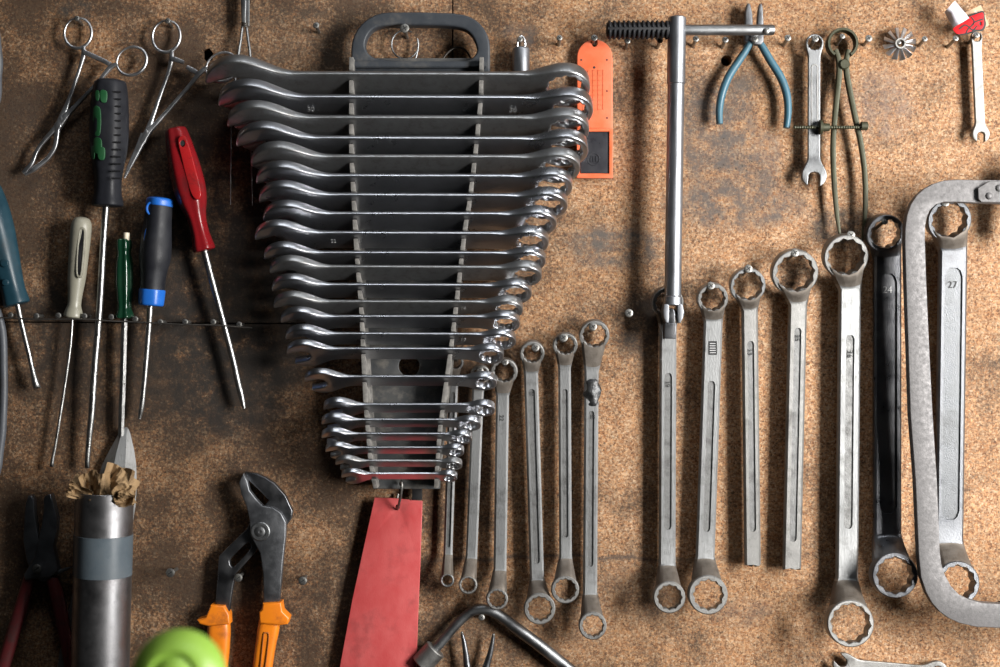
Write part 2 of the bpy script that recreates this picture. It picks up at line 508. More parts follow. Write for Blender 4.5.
def plate_mesh(outline, holes, thick, bevel, res=2):
    """Flat plate with rounded edges in local mm: x, y outline, z thickness."""
    cu = bpy.data.curves.new('c', 'CURVE')
    cu.dimensions = '2D'
    cu.fill_mode = 'BOTH'
    cu.extrude = max(thick / 2 - bevel, 0.0)
    cu.bevel_depth = bevel
    cu.bevel_resolution = res
    cu.offset = -bevel
    for k, l in enumerate([outline] + list(holes)):
        l = [(p[0], p[1]) for p in l]
        if (area2(l) > 0) == (k == 0):
            l = l[::-1]                  # outline clockwise, holes counter-clockwise
        sp = cu.splines.new('POLY')
        sp.points.add(len(l) - 1)
        for i, q in enumerate(l):
            sp.points[i].co = (q[0], q[1], 0, 1)
        sp.use_cyclic_u = True
    o = bpy.data.objects.new('c', cu)
    COL.objects.link(o)
    dg = bpy.context.evaluated_depsgraph_get()
    me = bpy.data.meshes.new_from_object(o.evaluated_get(dg))
    bpy.data.objects.remove(o)
    bpy.data.curves.remove(cu)
    bm = bmesh.new()
    bm.from_mesh(me)
    bmesh.ops.remove_doubles(bm, verts=bm.verts, dist=1e-4)
    bmesh.ops.recalc_face_normals(bm, faces=bm.faces)
    bm.to_mesh(me)
    bm.free()
    me.materials.clear()
    return me


def px_mm(l, d):
    k = (D - d) / D
    return [((q[0] - CX) * k, (CY - q[1]) * k) for q in l]


def plate_px(name, outline, holes, d0, d1, bevel, mat, parent=None, warp=None, ang=35, res=2, cuts=()):
    me = plate_mesh(px_mm(outline, d1), [px_mm(h, d1) for h in holes], d1 - d0, bevel, res)
    if cuts:
        bm = bmesh.new()
        bm.from_mesh(me)
        for x in cuts:
            bmesh.ops.bisect_plane(bm, geom=bm.verts[:] + bm.edges[:] + bm.faces[:], dist=1e-4, plane_co=((x - CX) * (D - d1) / D, 0, 0), plane_no=(1, 0, 0))
        bm.to_mesh(me)
        bm.free()
    mid = (d0 + d1) / 2
    for v in me.vertices:
        x, y, z = v.co
        c = Vector((x * MM, -(mid + z) * MM, y * MM))
        v.co = warp(c) if warp else c
    me.update()
    return link(name, me, mat, parent, ang)


def disc(cx, cy, r, n=24, ry=None):
    return [(cx + r * math.cos(2 * PI * i / n), cy + (ry or r) * math.sin(2 * PI * i / n)) for i in range(n)]


def rr_px(x0, y0, x1, y1, r, n=6):
    out = []
    for cx, cy, s in ((x1 - r, y1 - r, 0), (x0 + r, y1 - r, 1), (x0 + r, y0 + r, 2), (x1 - r, y0 + r, 3)):
        for i in range(n):
            t = PI / 2 * (s + i / (n - 1))
            out.append((cx + r * math.cos(t), cy + r * math.sin(t)))
    return out


def text_mesh(txt, size, ext=0.12):
    cu = bpy.data.curves.new('t', 'FONT')
    cu.body = txt
    cu.size = size
    cu.extrude = ext
    cu.align_x = 'CENTER'
    cu.align_y = 'CENTER'
    o = bpy.data.objects.new('t', cu)
    COL.objects.link(o)
    dg = bpy.context.evaluated_depsgraph_get()
    me = bpy.data.meshes.new_from_object(o.evaluated_get(dg))
    bpy.data.objects.remove(o)
    bpy.data.curves.remove(cu)
    me.materials.clear()
    return me


def marking(parent, txt, px, py, d, size, rot=0.0, mat='mark', name='size_marking'):
    me = text_mesh(txt, size)
    c, s = math.cos(Rd(rot)), math.sin(Rd(rot))
    p = P(px, py, d)
    for v in me.vertices:
        x, y, z = v.co
        v.co = p + Vector(((x * c - y * s) * MM, -z * MM, (x * s + y * c) * MM))
    return link(name, me, mat, parent, flat=True)


# ------------------------------------------------------------------ the board
def build_board():
    def bolt_hole(px, py, r):
        return disc(px, py, r, 20)
    wall = bpy.data.objects.new('wall_back', None)
    COL.objects.link(wall)
    wall['kind'] = 'structure'
    ANCH[wall.name] = Vector((0, 0, 0))
    W0, W1, H0, H1 = -420, 1420, -300, 960
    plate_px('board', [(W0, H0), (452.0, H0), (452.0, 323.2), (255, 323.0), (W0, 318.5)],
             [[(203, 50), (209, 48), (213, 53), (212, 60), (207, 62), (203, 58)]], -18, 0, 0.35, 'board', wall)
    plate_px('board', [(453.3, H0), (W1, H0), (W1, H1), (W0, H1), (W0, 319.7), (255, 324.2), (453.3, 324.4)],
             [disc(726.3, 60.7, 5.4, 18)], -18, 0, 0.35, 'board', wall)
    mb = MB()
    mb.box(Vector((0, 0.030, -0.0)), 1.86, 0.012, 1.30)
    mb.build('backing_sheet', 'backing', wall)


build_board()

# ------------------------------------------------------------------ screws
SCREW = None


def screw_mesh(length, hr=3.4, sr=1.7, slot=False):
    mb = MB()
    z = Vector((0, 0, 1))
    lathe(mb, Vector((0, 0, 0)), z, [(-4, sr), (length - 4.2, sr), (length - 3.4, sr * 1.2), (length - 1.6, hr * 0.92), (length - 1.0, hr),
                                     (length - 0.45, hr * 0.93), (length - 0.12, hr * 0.72), (length, hr * 0.45)], 18, up=Vector((0, 1, 0)))
    for a in ((0.6,) if slot else (0.6, 0.6 + PI / 2)):
        mb.box(Vector((0, 0, (length - 0.15) * MM)), hr * 1.15 * MM, hr * 0.24 * MM, 0.5 * MM, Matrix.Rotation(a, 3, 'Z'), 1)
    return mb.mesh()


SCREW_ME = {}


def screw(px, py, d, label, group=None, hr=3.4, tilt=(0.0, 0.14), slot=False, name='screw'):
    key = (round(d), hr, slot)
    if key not in SCREW_ME:
        me = screw_mesh(d, hr, 1.7 * min(1, hr / 3.0), slot)
        me.materials.append(M['screw'])
        me.materials.append(M['recess'])
        smooth_mesh(me, 40)
        me.name = 'screw'
        SCREW_ME[key] = me
    o = bpy.data.objects.new(name, SCREW_ME[key])
    COL.objects.link(o)
    ax = Vector((tilt[0], -1, tilt[1])).normalized()
    head = P(px, py, d)
    o.rotation_euler = ax.to_track_quat('Z', 'Y').to_euler()
    o.location = head - ax * (d * MM)
    tag(o, label, 'screw', group)
    return o


# ------------------------------------------------------------------ wrench builders
def bihex(th, a):
    p = PI / 3
    f = lambda t: a / math.cos((t % p) - p / 2)
    return max(f(th), f(th + p / 2))


def combo_mesh(L, S, Ro, Rr, h, tsh, to, tr, phi=18.0, ring=True, bevel=0.9, Sr=None, blend=1.7, tip=0.84):
    """Combination wrench in local mm, open jaw at x = 0 end, ring at x = L end."""
    xo = 0.95 * Ro
    xr = L - Rr
    bo, br = blend * Ro, 1.7 * Rr
    th_o = Rd(180 + phi)
    e = Vector((math.cos(th_o), math.sin(th_o)))
    f = Vector((math.sin(th_o), -math.cos(th_o)))     # points to the upper jaw
    if f.y < 0:
        f = -f
    O = Vector((xo, 0))
    pts = []
    # upper edge, right to left: ring top -> shaft -> head top
    nb = 14
    up = []
    for i in range(nb + 1):
        t = i / nb
        up.append((xo + bo * t, h + (Ro - h) * 0.5 * (1 + math.cos(PI * t))))
    x0, x1 = xo + bo, xr - br
    for i in range(1, 12):
        up.append((x0 + (x1 - x0) * i / 12, h))
    for i in range(nb + 1):
        t = 1 - i / nb
        up.append((xr - br * t, h + (Rr - h) * 0.5 * (1 + math.cos(PI * t))))
    pts += up                                         # left to right on top
    for i in range(1, 20):
        a = PI / 2 - PI * i / 20
        pts.append((xr + Rr * math.cos(a), Rr * math.sin(a)))
    pts += [(x, -y) for x, y in reversed(up)]         # right to left below
    a0, a1 = Rd(270), th_o + Rd(50)
    if a1 > a0:
        a1 = a0 - 0.05
    for i in range(1, 8):
        a = a0 + (a1 - a0) * i / 7
        pts.append((xo + Ro * math.cos(a), Ro * math.sin(a)))
    q = S / 2
    for ee, ff in ((0.70 * Ro, -0.70 * Ro), (0.80 * Ro, -0.5 * (q + 0.70 * Ro)), (tip * Ro, -q * 1.08), (tip * Ro - 0.06 * Ro, -q), (0.02 * Ro, -q), (-0.2 * Ro, -q * 0.62), (-0.27 * Ro, 0),
                   (-0.2 * Ro, q * 0.62), (0.02 * Ro, q), (tip * Ro - 0.06 * Ro, q), (tip * Ro, q * 1.08), (0.80 * Ro, 0.5 * (q + 0.70 * Ro)), (0.70 * Ro, 0.70 * Ro)):
        p = O + e * ee + f * ff
        pts.append((p.x, p.y))
    a0, a1 = th_o - Rd(50), Rd(90)
    for i in range(0, 9):
        a = a0 + (a1 - a0) * i / 9
        pts.append((xo + Ro * math.cos(a), Ro * math.sin(a)))
    holes = []
    if ring:
        a = (Sr or S) / 2
        holes = [[(xr + bihex(2 * PI * i / 48, a) * math.cos(2 * PI * i / 48), bihex(2 * PI * i / 48, a) * math.sin(2 * PI * i / 48)) for i in range(48)]]
    me = plate_mesh(pts, holes, to, bevel)
    bm = bmesh.new()
    bm.from_mesh(me)
    xe, xw = xo + 0.3 * Ro, xr - 0.2 * Rr
    cuts = [xe + bo * 1.05 * i / 7 for i in range(8)] + [xw - br * 1.3 * i / 7 for i in range(8)]
    cuts += [xe + bo * 1.05 + (xw - br * 1.3 - xe - bo * 1.05) * i / 5 for i in range(1, 5)]
    for x in cuts:
        bmesh.ops.bisect_plane(bm, geom=bm.verts[:] + bm.edges[:] + bm.faces[:], dist=1e-4, plane_co=(x, 0, 0), plane_no=(1, 0, 0))
    bm.to_mesh(me)
    bm.free()

    def sst(t):
        t = max(0, min(1, t))
        return t * t * (3 - 2 * t)
    for v in me.vertices:
        x = v.co.x
        k = tsh + (to - tsh) * (1 - sst((x - xo - 0.3 * Ro) / (bo * 1.05))) + (tr - tsh) * (1 - sst((xr - 0.2 * Rr - x) / (br * 1.3)))
        v.co.z *= k / to
    return me


def ring(mb, C, Ro, a, hgt, e, u, n, mi=0, c=0.9, mif=None, seg=72):
    """Twelve point ring: C centre, e/u in-plane axes, n axis; sizes mm."""
    rows = []
    for i in range(seg):
        th = 2 * PI * i / seg
        d = e * math.cos(th) + u * math.sin(th)
        ri = bihex(th, a)
        prof = [(Ro - c, -hgt / 2), (Ro, -hgt / 2 + c), (Ro + 0.25, 0), (Ro, hgt / 2 - c), (Ro - c, hgt / 2), (ri + 0.7, hgt / 2), (ri, hgt / 2 - 0.7), (ri, -hgt / 2)]
        rows.append([C + d * (r * MM) + n * (z * MM) for r, z in prof])
    mb.rings(rows, True, False, mi)


def ring_spanner(name, label, top, bot, st, sb, w, t, ds, mats=('nickel', 'dusty', 'nickel_matte'), groove=None, gw=0.42, gd=1.5, group='ring spanners hung in a row',
                 wall_t=None, tilt_t=12, tilt_b=-4, ds2=None, hole_t=0.70, hole_b=0.72, edge=1.9, hgt=None, marks=()):
    """top/bot: (px, py, R px, d) ring or None; st/sb: where the straight shaft starts/ends (px, py); w width, t thick mm; ds shaft depth."""
    ds2 = ds if ds2 is None else ds2
    A, B = P(st[0], st[1], ds), P(sb[0], sb[1], ds2)
    ax = (B - A).normalized()
    u = ax.cross(NRM).normalized()
    n = u.cross(ax)
    if n.dot(NRM) < 0:
        n = -n
    if u.x < 0:
        u = -u
    k = (D - ds) / D
    hw = w * k / 2
    mb = MB()
    rows, ms = [], []

    def section(hx, tt, g, depth, c):
        z = tt / 2
        e = min(0.35, g * 0.3)
        xs = [hx - c, g + e, g, 0.0, -g, -g - e, -hx + c]
        return ([(x, -z) for x in reversed(xs)] + [(hx, -z + c), (hx, z - c)] +
                [(x, z - (depth if abs(x) <= g + 1e-9 else 0)) for x in xs] + [(-hx, z - c), (-hx, -z + c)])
    L = (B - A).length / MM
    g0 = hw * gw

    def neck(Cpx, S0, sgn, hole, hg):
        """rows from the shaft end to the ring"""
        C = P(Cpx[0], Cpx[1], Cpx[3])
        Ro = Cpx[2] * (D - Cpx[3]) / D
        Rm = Ro * (1 + hole) / 2
        e = (S0 - C)
        e -= n * e.dot(n)
        e = e.normalized()
        uu = n.cross(e)
        if uu.dot(u) < 0:
            uu = -uu
        out = []
        sec0 = section(hw, t, g0, 0, edge)
        for i in range(1, 11):
            s = i / 10
            sm = s * s * (3 - 2 * s)
            wid = s ** 1.0
            row = []
            for x, z in sec0:
                X1 = x / hw * Ro * 0.93
                p0 = S0 + u * (x * MM)
                p1 = C + uu * (X1 * MM) + e * (math.sqrt(max(0, Rm * Rm - X1 * X1)) * MM)
                al = (p1 - p0) - u * ((p1 - p0).dot(u)) - n * ((p1 - p0).dot(n))
                lat = u * ((p1 - p0).dot(u))
                dep = n * ((p1 - p0).dot(n))
                zz = z + (z / t * hg * 0.86 - z) * sm
                row.append(p0 + al * s + lat * wid + dep * sm + n * (zz * MM))
            out.append(row)
        return out, C, Ro, e, uu
    hg_t = hgt or t * 1.45
    hg_b = hgt or t * 1.6
    rings_ = []
    if top:
        o, C, Ro, e, uu = neck(top, A, 1, hole_t, hg_t)
        rows += o[::-1]
        ms += [1] * 8 + [0] * 2
        rings_.append((C, Ro, e, uu, hole_t, hg_t, tilt_t))
    svals = [(0, 0, 0)]
    if groove:
        # groove given as py range
        def s_of(py):
            return (py - st[1]) / (sb[1] - st[1]) * L
        a, b = s_of(groove[0]), s_of(groove[1])
        svals[0] = (0, 0.4, 0)
        for f, q, on in ((0, 0.4, 0), (0.03, 0.4, 1), (0.3, 0.75, 1), (1.0, 1.0, 1)):
            svals.append((a + f * g0, q, on))
        for i in range(1, 6):
            svals.append((a + g0 + (b - a - 2 * g0) * i / 6, 1, 1))
        for f, q, on in ((1.0, 1.0, 1), (0.3, 0.75, 1), (0.03, 0.4, 1), (0, 0.4, 0)):
            svals.append((b - f * g0, q, on))
    else:
        for i in range(1, 8):
            svals.append((L * i / 8, 1, 0))
    svals.append((L, 0.4 if groove else 0, 0))
    r2 = random.Random(len(label))
    floor_rows = set()
    for i, (s, q, on) in enumerate(svals):
        if on and i + 1 < len(svals) and svals[i + 1][2]:
            floor_rows.add(len(rows))
        g = g0 * (q if groove and q else 1)
        row = []
        c0 = A + ax * (s * MM)
        for x, z in section(hw, t, g, gd if on else 0, edge):
            row.append(c0 + u * (x * MM) + n * (z * MM))
        if not bot and i == len(svals) - 1:
            row = [p + ax * (r2.uniform(-1.6, 1.6) * MM) for p in row]
        rows.append(row)
        ms.append(0)
    if bot:
        o, C, Ro, e, uu = neck(bot, B, -1, hole_b, hg_b)
        rows += o
        ms += [1] * 10
        rings_.append((C, Ro, e, uu, hole_b, hg_b, tilt_b))
    mb.rings(rows, False, False, ms)
    n_ = len(rows[0])
    for i in range(len(rows) - 1):                 # unpolished groove floor
        if i in floor_rows:
            for j in range(10, 14):
                mb.m[i * n_ + j] = 3
    if not bot:
        mb.f.append(tuple((len(rows) - 1) * n_ + j for j in range(n_)))
        mb.m.append(1)
    for C, Ro, e, uu, hole, hg, tilt in rings_:
        q = Matrix.Rotation(Rd(tilt), 3, Vector((1, 0, 0)))
        ring(mb, C, Ro, Ro * hole / 1.06, hg, q @ e, q @ uu, q @ n, 2)
    mats = list(mats) + [{'black_steel': 'black_steel', 'dark_pl': 'dark_floor'}.get(mats[0], 'groove')]
    o = mb.build(name, mats, None, 38)
    tag(o, label, 'wrench', group)
    for m in marks:
        marking(o, *m)
    return o


# ------------------------------------------------------------------ wrench rack
RACK_Y = [74, 97, 118, 138, 157, 176, 195, 214, 233, 253, 267, 285, 302, 317, 334, 349, 377, 405, 420, 434, 448, 461, 474]
RACK_L = [204, 217, 226, 235, 250, 255, 258, 262, 254, 263, 269, 271, 273, 280, 285, 286, 304, 323, 321, 321, 325, 335, 341]
RACK_R = [591, 594, 590, 589, 581, 573, 568, 557, 549, 546, 542, 532, 523, 520, 516, 504, 497, 495, 481, 472, 464, 462, 457]
RACK_S = [32, 30.5, 29.5, 28.5, 27, 26, 25, 24, 23, 19.5, 20.5, 20, 19, 18, 17, 16.5, 15, 13, 12, 11, 10.2, 9.6, 9]
TILT = Rd(55)
VUP = Vector((0, -math.sin(TILT), math.cos(TILT)))
NFR = Vector((0, -math.cos(TILT), -math.sin(TILT)))
DF = 52.0
ORD = ['topmost', 'second from the top', 'third from the top', 'fourth from the top', 'fifth from the top', 'sixth from the top',
       'seventh from the top', 'eighth from the top', 'ninth from the top', 'tenth from the top', 'eleventh from the top',
       'twelfth and middle one counted from the top', 'eleventh from the bottom', 'tenth from the bottom', 'ninth from the bottom', 'eighth from the bottom',
       'seventh from the bottom, alone between two gaps', 'sixth from the bottom', 'fifth from the bottom', 'fourth from the bottom', 'third from the bottom',
       'second from the bottom', 'lowest and smallest']


def rack_dims(S):
    return dict(Ro=1.02 * S + 2.2, Rr=0.73 * S + 1.0, h=0.455 * S + 1.2, tsh=0.14 * S + 0.6, to=0.26 * S + 3.2, tr=0.32 * S + 3.4)


def build_rack():
    root = thing('wrench_rack', 'dark grey plastic wrench rack with carrying handle, hung on a screw', 'rack', P(420, 260, 16))
    # back plate with a round hole
    plate_px('back_plate', [(353, 58), (487, 58), (478, 150), (466, 235), (455, 310), (444, 400), (440, 489), (373, 489), (367, 420), (361, 330), (354, 220)],
             [disc(409, 366, 10.5, 24), disc(401, 484, 2.2, 12)], 14, 20, 0.8, 'rack_plate', root)
    out = []
    out += [(351, 74), (351, 52)]
    for i in range(9):
        a = PI + PI / 2 * i / 8
        out.append((389 + 38 * math.cos(a), 50 + 38 * math.sin(a)))
    out += [(420, 11.7), (455, 13)]
    for i in range(9):
        a = -PI / 2 + PI / 2 * i / 8
        out.append((456 + 34 * math.cos(a), 47.5 + 34 * math.sin(a)))
    out += [(490, 74)]
    hole = catmull([(365, 44), (371, 31), (385, 25.5), (420, 25), (455, 26.5), (470, 33), (477, 48), (473, 57), (462, 60.5), (420, 61), (385, 59.5), (370, 55)], 5, True)
    plate_px('handle', out, [hole], 15, 31, 2.2, 'rack', root, res=3)
    mb = MB()
    mb.box(P(419, 66, 28), 0.132, 0.018, 0.006)
    mb.build('crossbar', 'rack', root, bevel=0.001)
    plate_px('dark_square', [(412, 486), (422, 486), (422, 500), (412, 500)], [], 9, 14, 0.5, 'rubber', root)  # small dark square plate between the rack and the red strip

    # slotted rails
    def rail(xs, y0, y1, df):
        """xs: (py, px) samples of the rail"""
        def xat(z):
            k = (D - 40) / D * MM
            py = CY - z / k
            for (a, xa), (b, xb) in zip(xs, xs[1:]):
                if py <= b:
                    f = (py - a) / (b - a)
                    return (xa + (xb - xa) * f - CX) * k
            return (xs[-1][1] - CX) * k
        k = (D - 48) / D
        ztop, zbot = (CY - y0) * k, (CY - y1) * k
        pts = [(17, ztop), (df, ztop)]
        s, c = math.sin(TILT), math.cos(TILT)
        for i, y in enumerate(RACK_Y):
            dd = rack_dims(RACK_S[i])
            Fd, Fz = DF, (CY - y) * (D - DF) / D
            tsh = dd['tsh'] + 2.2
            w = 2 * dd['h'] + 2.0
            # front face line: (Fd, Fz) going (-s, -c); back face line shifted by -n*t : n=(c(d), -s(z))
            bd, bz = Fd - c * tsh, Fz + s * tsh
            fd, fz = Fd + 0.8, Fz - 1.0
            def at(d0, z0, d):
                q = (d0 - d) / s
                return (d, z0 - c * q)
            dend_b = max(20.5, bd - s * w)
            pts.append(at(bd, bz, df))
            pts.append(at(bd, bz, dend_b))
            pts.append(at(fd, fz, max(20.5, fd - s * w)))
            pts.append(at(fd, fz, df))
        pts += [(df - 6, zbot), (17, zbot)]
        # drop crossings
        clean = pts
        me = plate_mesh(clean, [], 4.2, 0.35, 1)
        for v in me.vertices:
            d_, z_, x_ = v.co
            z = z_ * MM
            v.co = Vector((xat(z) + x_ * MM, -d_ * MM, z))
        link('rail', me, 'rack_edge', root)
    rail([(40, 352), (155, 352), (250, 357), (310, 362), (400, 366), (460, 371), (490, 376)], 57, 489, 47)
    rail([(40, 482), (100, 481), (150, 476), (200, 470), (230, 465), (265, 461), (300, 457), (325, 454), (350, 451), (385, 446), (430, 440), (490, 436)], 57, 489, 47)
    # wire hook for the red strip
    h = MB()
    wire_px(h, [(401, 484, 24, 1.3), (401.5, 481, 27, 1.3), (402, 486, 30, 1.3), (400.5, 497, 26, 1.3), (398.5, 506, 18, 1.3), (397.5, 509, 11, 1.3), (397, 504, 6, 1.3), (398, 494, 5, 1.3)], 8)
    o = h.build('wire_hook', 'screw')
    tag(o, 'bent wire hook joining the rack to the red strip', 'hook')


build_rack()
MARK30 = {1: ('30',), 8: ('22',), 14: ('17',), 12: ('19',)}
for i, (y, xl, xr_, S) in enumerate(zip(RACK_Y, RACK_L, RACK_R, RACK_S)):
    dd = rack_dims(S)
    k = (D - DF) / D
    L = (xr_ - xl) * k
    me = combo_mesh(L, S * 0.95, dd['Ro'], dd['Rr'], dd['h'], dd['tsh'], dd['to'], dd['tr'], phi=20, bevel=0.16 * dd['to'] if S > 14 else 0.7, Sr=S * 0.98, blend=1.6)
    # local -> world
    tip = P(xl, y, DF)
    org = tip - VUP * (dd['h'] * MM) - NFR * (dd['tsh'] / 2 * MM)
    roll = Rd(rng.uniform(-0.25, 0.05))
    X = Vector((math.cos(roll), 0, math.sin(roll)))
    for v in me.vertices:
        x, yy, z = v.co
        v.co = org + X * (x * MM) + VUP * (yy * MM) + NFR * (z * MM)
    nm = ' marked 30' if i == 1 else ''
    o = link('combination_wrench', me, 'chrome_dusty' if i in (0, 2, 4, 10, 12, 21) else 'chrome', None, 38)
    tag(o, 'chrome combination wrench%s in the rack, %s' % (nm, ORD[i]), 'wrench', 'combination wrenches in the rack')
    if i in MARK30:
        for fx in ((309, 513) if i == 1 else (332, ) if i == 8 else (463,)):
            t = text_mesh(MARK30[i][0], 7.5 if i == 1 else 5.5, 0.1)
            base = (fx - xl) * k
            for v in t.vertices:
                x, yy, z = v.co
                zt = dd['tsh'] / 2 + (1.2 if i == 1 else 0.35)
                v.co = org + X * ((base + x) * MM) + VUP * ((yy * 1.25 - 0.5) * MM) + NFR * ((zt + z) * MM)
            link('size_marking', t, 'mark_light', o, flat=True)

# ------------------------------------------------------------------ ring spanners
sp = ring_spanner
sp('ring_spanner', 'thin grooved double ring spanner nearest the rack, its lower ring the smallest', (455, 362, 8.5, 15), (447.3, 580, 6.8, 20), (453.5, 380), (448, 552), 9, 5, 12, groove=(392, 547), mats=('nickel', 'dusty', 'nickel'))
sp('ring_spanner', 'smooth narrow double ring spanner, second from the rack', (480.5, 374, 9.8, 16), (468, 584.5, 9.2, 24), (478, 392), (471.5, 556), 11.5, 6, 12, edge=1.8)
sp('ring_spanner', 'smooth polished double ring spanner, third from the rack, without groove', (504, 371, 13.5, 18), (497, 598.5, 10.8, 27), (502.5, 396), (500, 568), 13, 6.5, 14, edge=2.0,
   marks=(('22', 501.5, 418, 17.7, 6, -90),))
sp('ring_spanner', 'grooved double ring spanner marked 10, with a large lower ring', (532, 352.5, 12.3, 18), (539.5, 608, 15.6, 30), (531, 374), (537, 578), 14, 7.5, 14, groove=(389, 563),
   marks=(('10', 531.5, 394, 17.8, 6, 0),))
sp('ring_spanner', 'grooved double ring spanner with its lower ring touching the spanner beside', (565, 344.5, 12.3, 18), (565, 589, 13.8, 30), (564.5, 368), (565.5, 556), 12.5, 7, 14, groove=(389, 537), gw=0.4)
f_ = sp('ring_spanner', 'double ring spanner with a dark welded repair lump near its top ring', (594, 334.5, 15, 18), (592.4, 625, 13.8, 32), (591.5, 372), (590, 592), 14, 7.5, 14, groove=(411, 566), gw=0.36, hole_t=0.74,
        marks=(('18', 592, 417, 18, 6, 0, 'mark'),))
mb = MB()
rows = []
for i in range(15):
    t = i / 14
    c0 = P(592.6 - 0.8 * t, 379 + 27 * t, 14.5)
    row = []
    for k in range(20):
        th = 2 * PI * k / 20
        r = 6.4 + 2.0 * math.sin(PI * min(1, t * 1.15)) + 2.2 * noise.noise(Vector((math.cos(th) * 1.3, math.sin(th) * 1.3, t * 4.2)))
        if i in (0, 14):
            r *= 0.8
        row.append(c0 + Vector((r * math.cos(th) * MM, 0, 0)) + NRM * (r * 0.72 * math.sin(th) * MM))
    rows.append(row)
mb.rings(rows)
mb.build('weld_lump', 'weld', f_)
sp('ring_spanner', 'grooved double ring spanner marked 19, hung behind the knuckle joint of the bar', (667, 302, 15.8, 18), (668.7, 596.5, 15.9, 34), (668, 328), (667, 563), 16.5, 8, 15, groove=(373, 529),
   marks=(('19', 667.5, 384, 19.2, 6.5, -90),))
h_ = sp('ring_spanner', 'bright double ring spanner with stamped rectangle, leaning beside the knuckle bar', (712, 298, 15.3, 20), (707.3, 594, 19.5, 36), (713, 322), (705, 556), 18.5, 8.5, 15, groove=(381, 531), gw=0.36, hole_t=0.74)
mb = MB()
mb.box(P(712.7, 348, 19.3), 0.0082, 0.0006, 0.0135)
mb.build('stamped_plate', 'mark', h_)
mb = MB()
for q in range(5):
    mb.box(P(712.7, 343.5 + q * 2.3, 19.7), 0.0058, 0.0004, 0.0009)
mb.build('stamped_lines', 'mark_light', h_)
sp('ring_spanner', 'broken single ring spanner marked 23 with jagged dark lower end', (747, 285, 17.6, 20), None, (749.5, 311), (752.5, 565), 15.8, 8, 15, groove=(341, 531), gw=0.38, hole_t=0.78, mats=('nickel_matte', 'dusty', 'nickel'),
   marks=(('23', 749.5, 352, 18.9, 7, -90),))
sp('ring_spanner', 'cut-off single ring spanner marked 25 with smooth lower end', (794, 272, 23, 20), None, (797.5, 305), (791.5, 568), 17.8, 9, 15, groove=(328, 541), gw=0.36, hole_t=0.77, mats=('nickel_matte', 'dusty', 'nickel_matte'),
   marks=(('25', 797, 338, 19.4, 7, -90),))
sp('ring_spanner', 'long bright double ring spanner marked 36 below the tips of the olive dividers', (844.5, 256, 22, 24), (848.7, 622.5, 23.2, 42), (849.5, 290), (846.5, 577), 21.5, 10, 16, groove=(335, 528), gw=0.36, hole_t=0.78,
   hole_b=0.8, marks=(('36', 849.5, 354, 21, 8, -90),))
sp('ring_spanner', 'blackened double ring spanner with raised edges marked 24', (884, 233, 19, 24), (893, 574.5, 22.6, 40), (887, 258), (887, 533), 27, 10, 16, groove=(274, 513), gw=0.62, gd=2.0,
   mats=('black_steel', 'black_steel', 'black_steel'), hole_t=0.74, hole_b=0.76, edge=2.0, marks=(('24', 887.5, 290, 19.6, 9.5, 0, 'mark_light'),))
sp('ring_spanner', 'dark double ring spanner marked 27 behind the grey saw frame', (947.5, 219.5, 21.8, 24), (955.5, 582, 21.5, 36), (952.5, 252), (948.5, 540), 27.5, 10, 16, groove=(268, 519), gw=0.62, gd=1.8,
   mats=('dark_pl', 'dusty', 'dark_pl'), hole_t=0.76, hole_b=0.76, edge=2.0, marks=(('27', 952.5, 285, 19.6, 9.5, 0, 'mark'),))

# ------------------------------------------------------------------ smaller combination wrenches hung upright


def upright_wrench(name, label, ring_c, open_c, Rr, Ro, h, tsh, t, d, S, mat, phi, group, flip=1, bevel=0.7):
    a, b = P(ring_c[0], ring_c[1], d), P(open_c[0], open_c[1], d)
    ax = (a - b).normalized()                      # local +x runs from the open jaw to the ring
    L = (a - b).length / MM + 0.95 * Ro + Rr
    me = combo_mesh(L, S, Ro, Rr, h, tsh, t, t, phi=phi, bevel=bevel, Sr=Rr * 1.42, blend=1.5)
    v_ = ax.cross(NRM) * flip
    org = b - ax * (0.95 * Ro * MM)
    for v in me.vertices:
        x, y, z = v.co
        v.co = org + ax * (x * MM) + v_ * (y * MM) + NRM * (z * MM)
    bm = bmesh.new()
    bm.from_mesh(me)
    bmesh.ops.recalc_face_normals(bm, faces=bm.faces)
    bm.to_mesh(me)
    bm.free()
    return tag(link(name, me, mat, None, 38), label, 'wrench', group)


w_ = upright_wrench('combination_wrench', 'small combination wrench with grooved shank beside the olive dividers', (814, 43.5), (813.7, 175.5), 8.8, 12.3, 5.9, 4, 6.5, 14, 11.5, 'dark_steel', 4, 'loose wrenches on screws')
me_pts = rr_px(811.2, 64, 818, 127, 3.2, 5)
hole_pts = rr_px(812.2, 65.2, 817, 125.8, 2.3, 5)
plate_px('shank_rim', me_pts, [hole_pts], 15.6, 16.4, 0.15, 'nickel_matte', w_)
upright_wrench('combination_wrench', 'small pale combination wrench hanging under the red wrapper', (976, 37.5), (980.3, 134.5), 5.6, 8.6, 4.7, 4.2, 5.5, 12, 7.5, 'white', 4, 'loose wrenches on screws')
# wrench lying along the lower edge
a, b = P(935, 671, 10), P(843, 663, 10)
me = combo_mesh((a - b).length / MM + 22, 9.5, 10.5, 10.5, 4.6, 4, 6, 6, phi=-40, bevel=0.7, Sr=10)
ax = (a - b).normalized()
for v in me.vertices:
    x, y, z = v.co
    v.co = b + ax * ((x - 10) * MM) + ax.cross(NRM) * (-y * MM) + NRM * (z * MM)
tag(link('combination_wrench', me, 'nickel_matte', None, 38), 'small dusty wrench lying crosswise below the spanner marked 36', 'wrench', 'loose wrenches on screws')


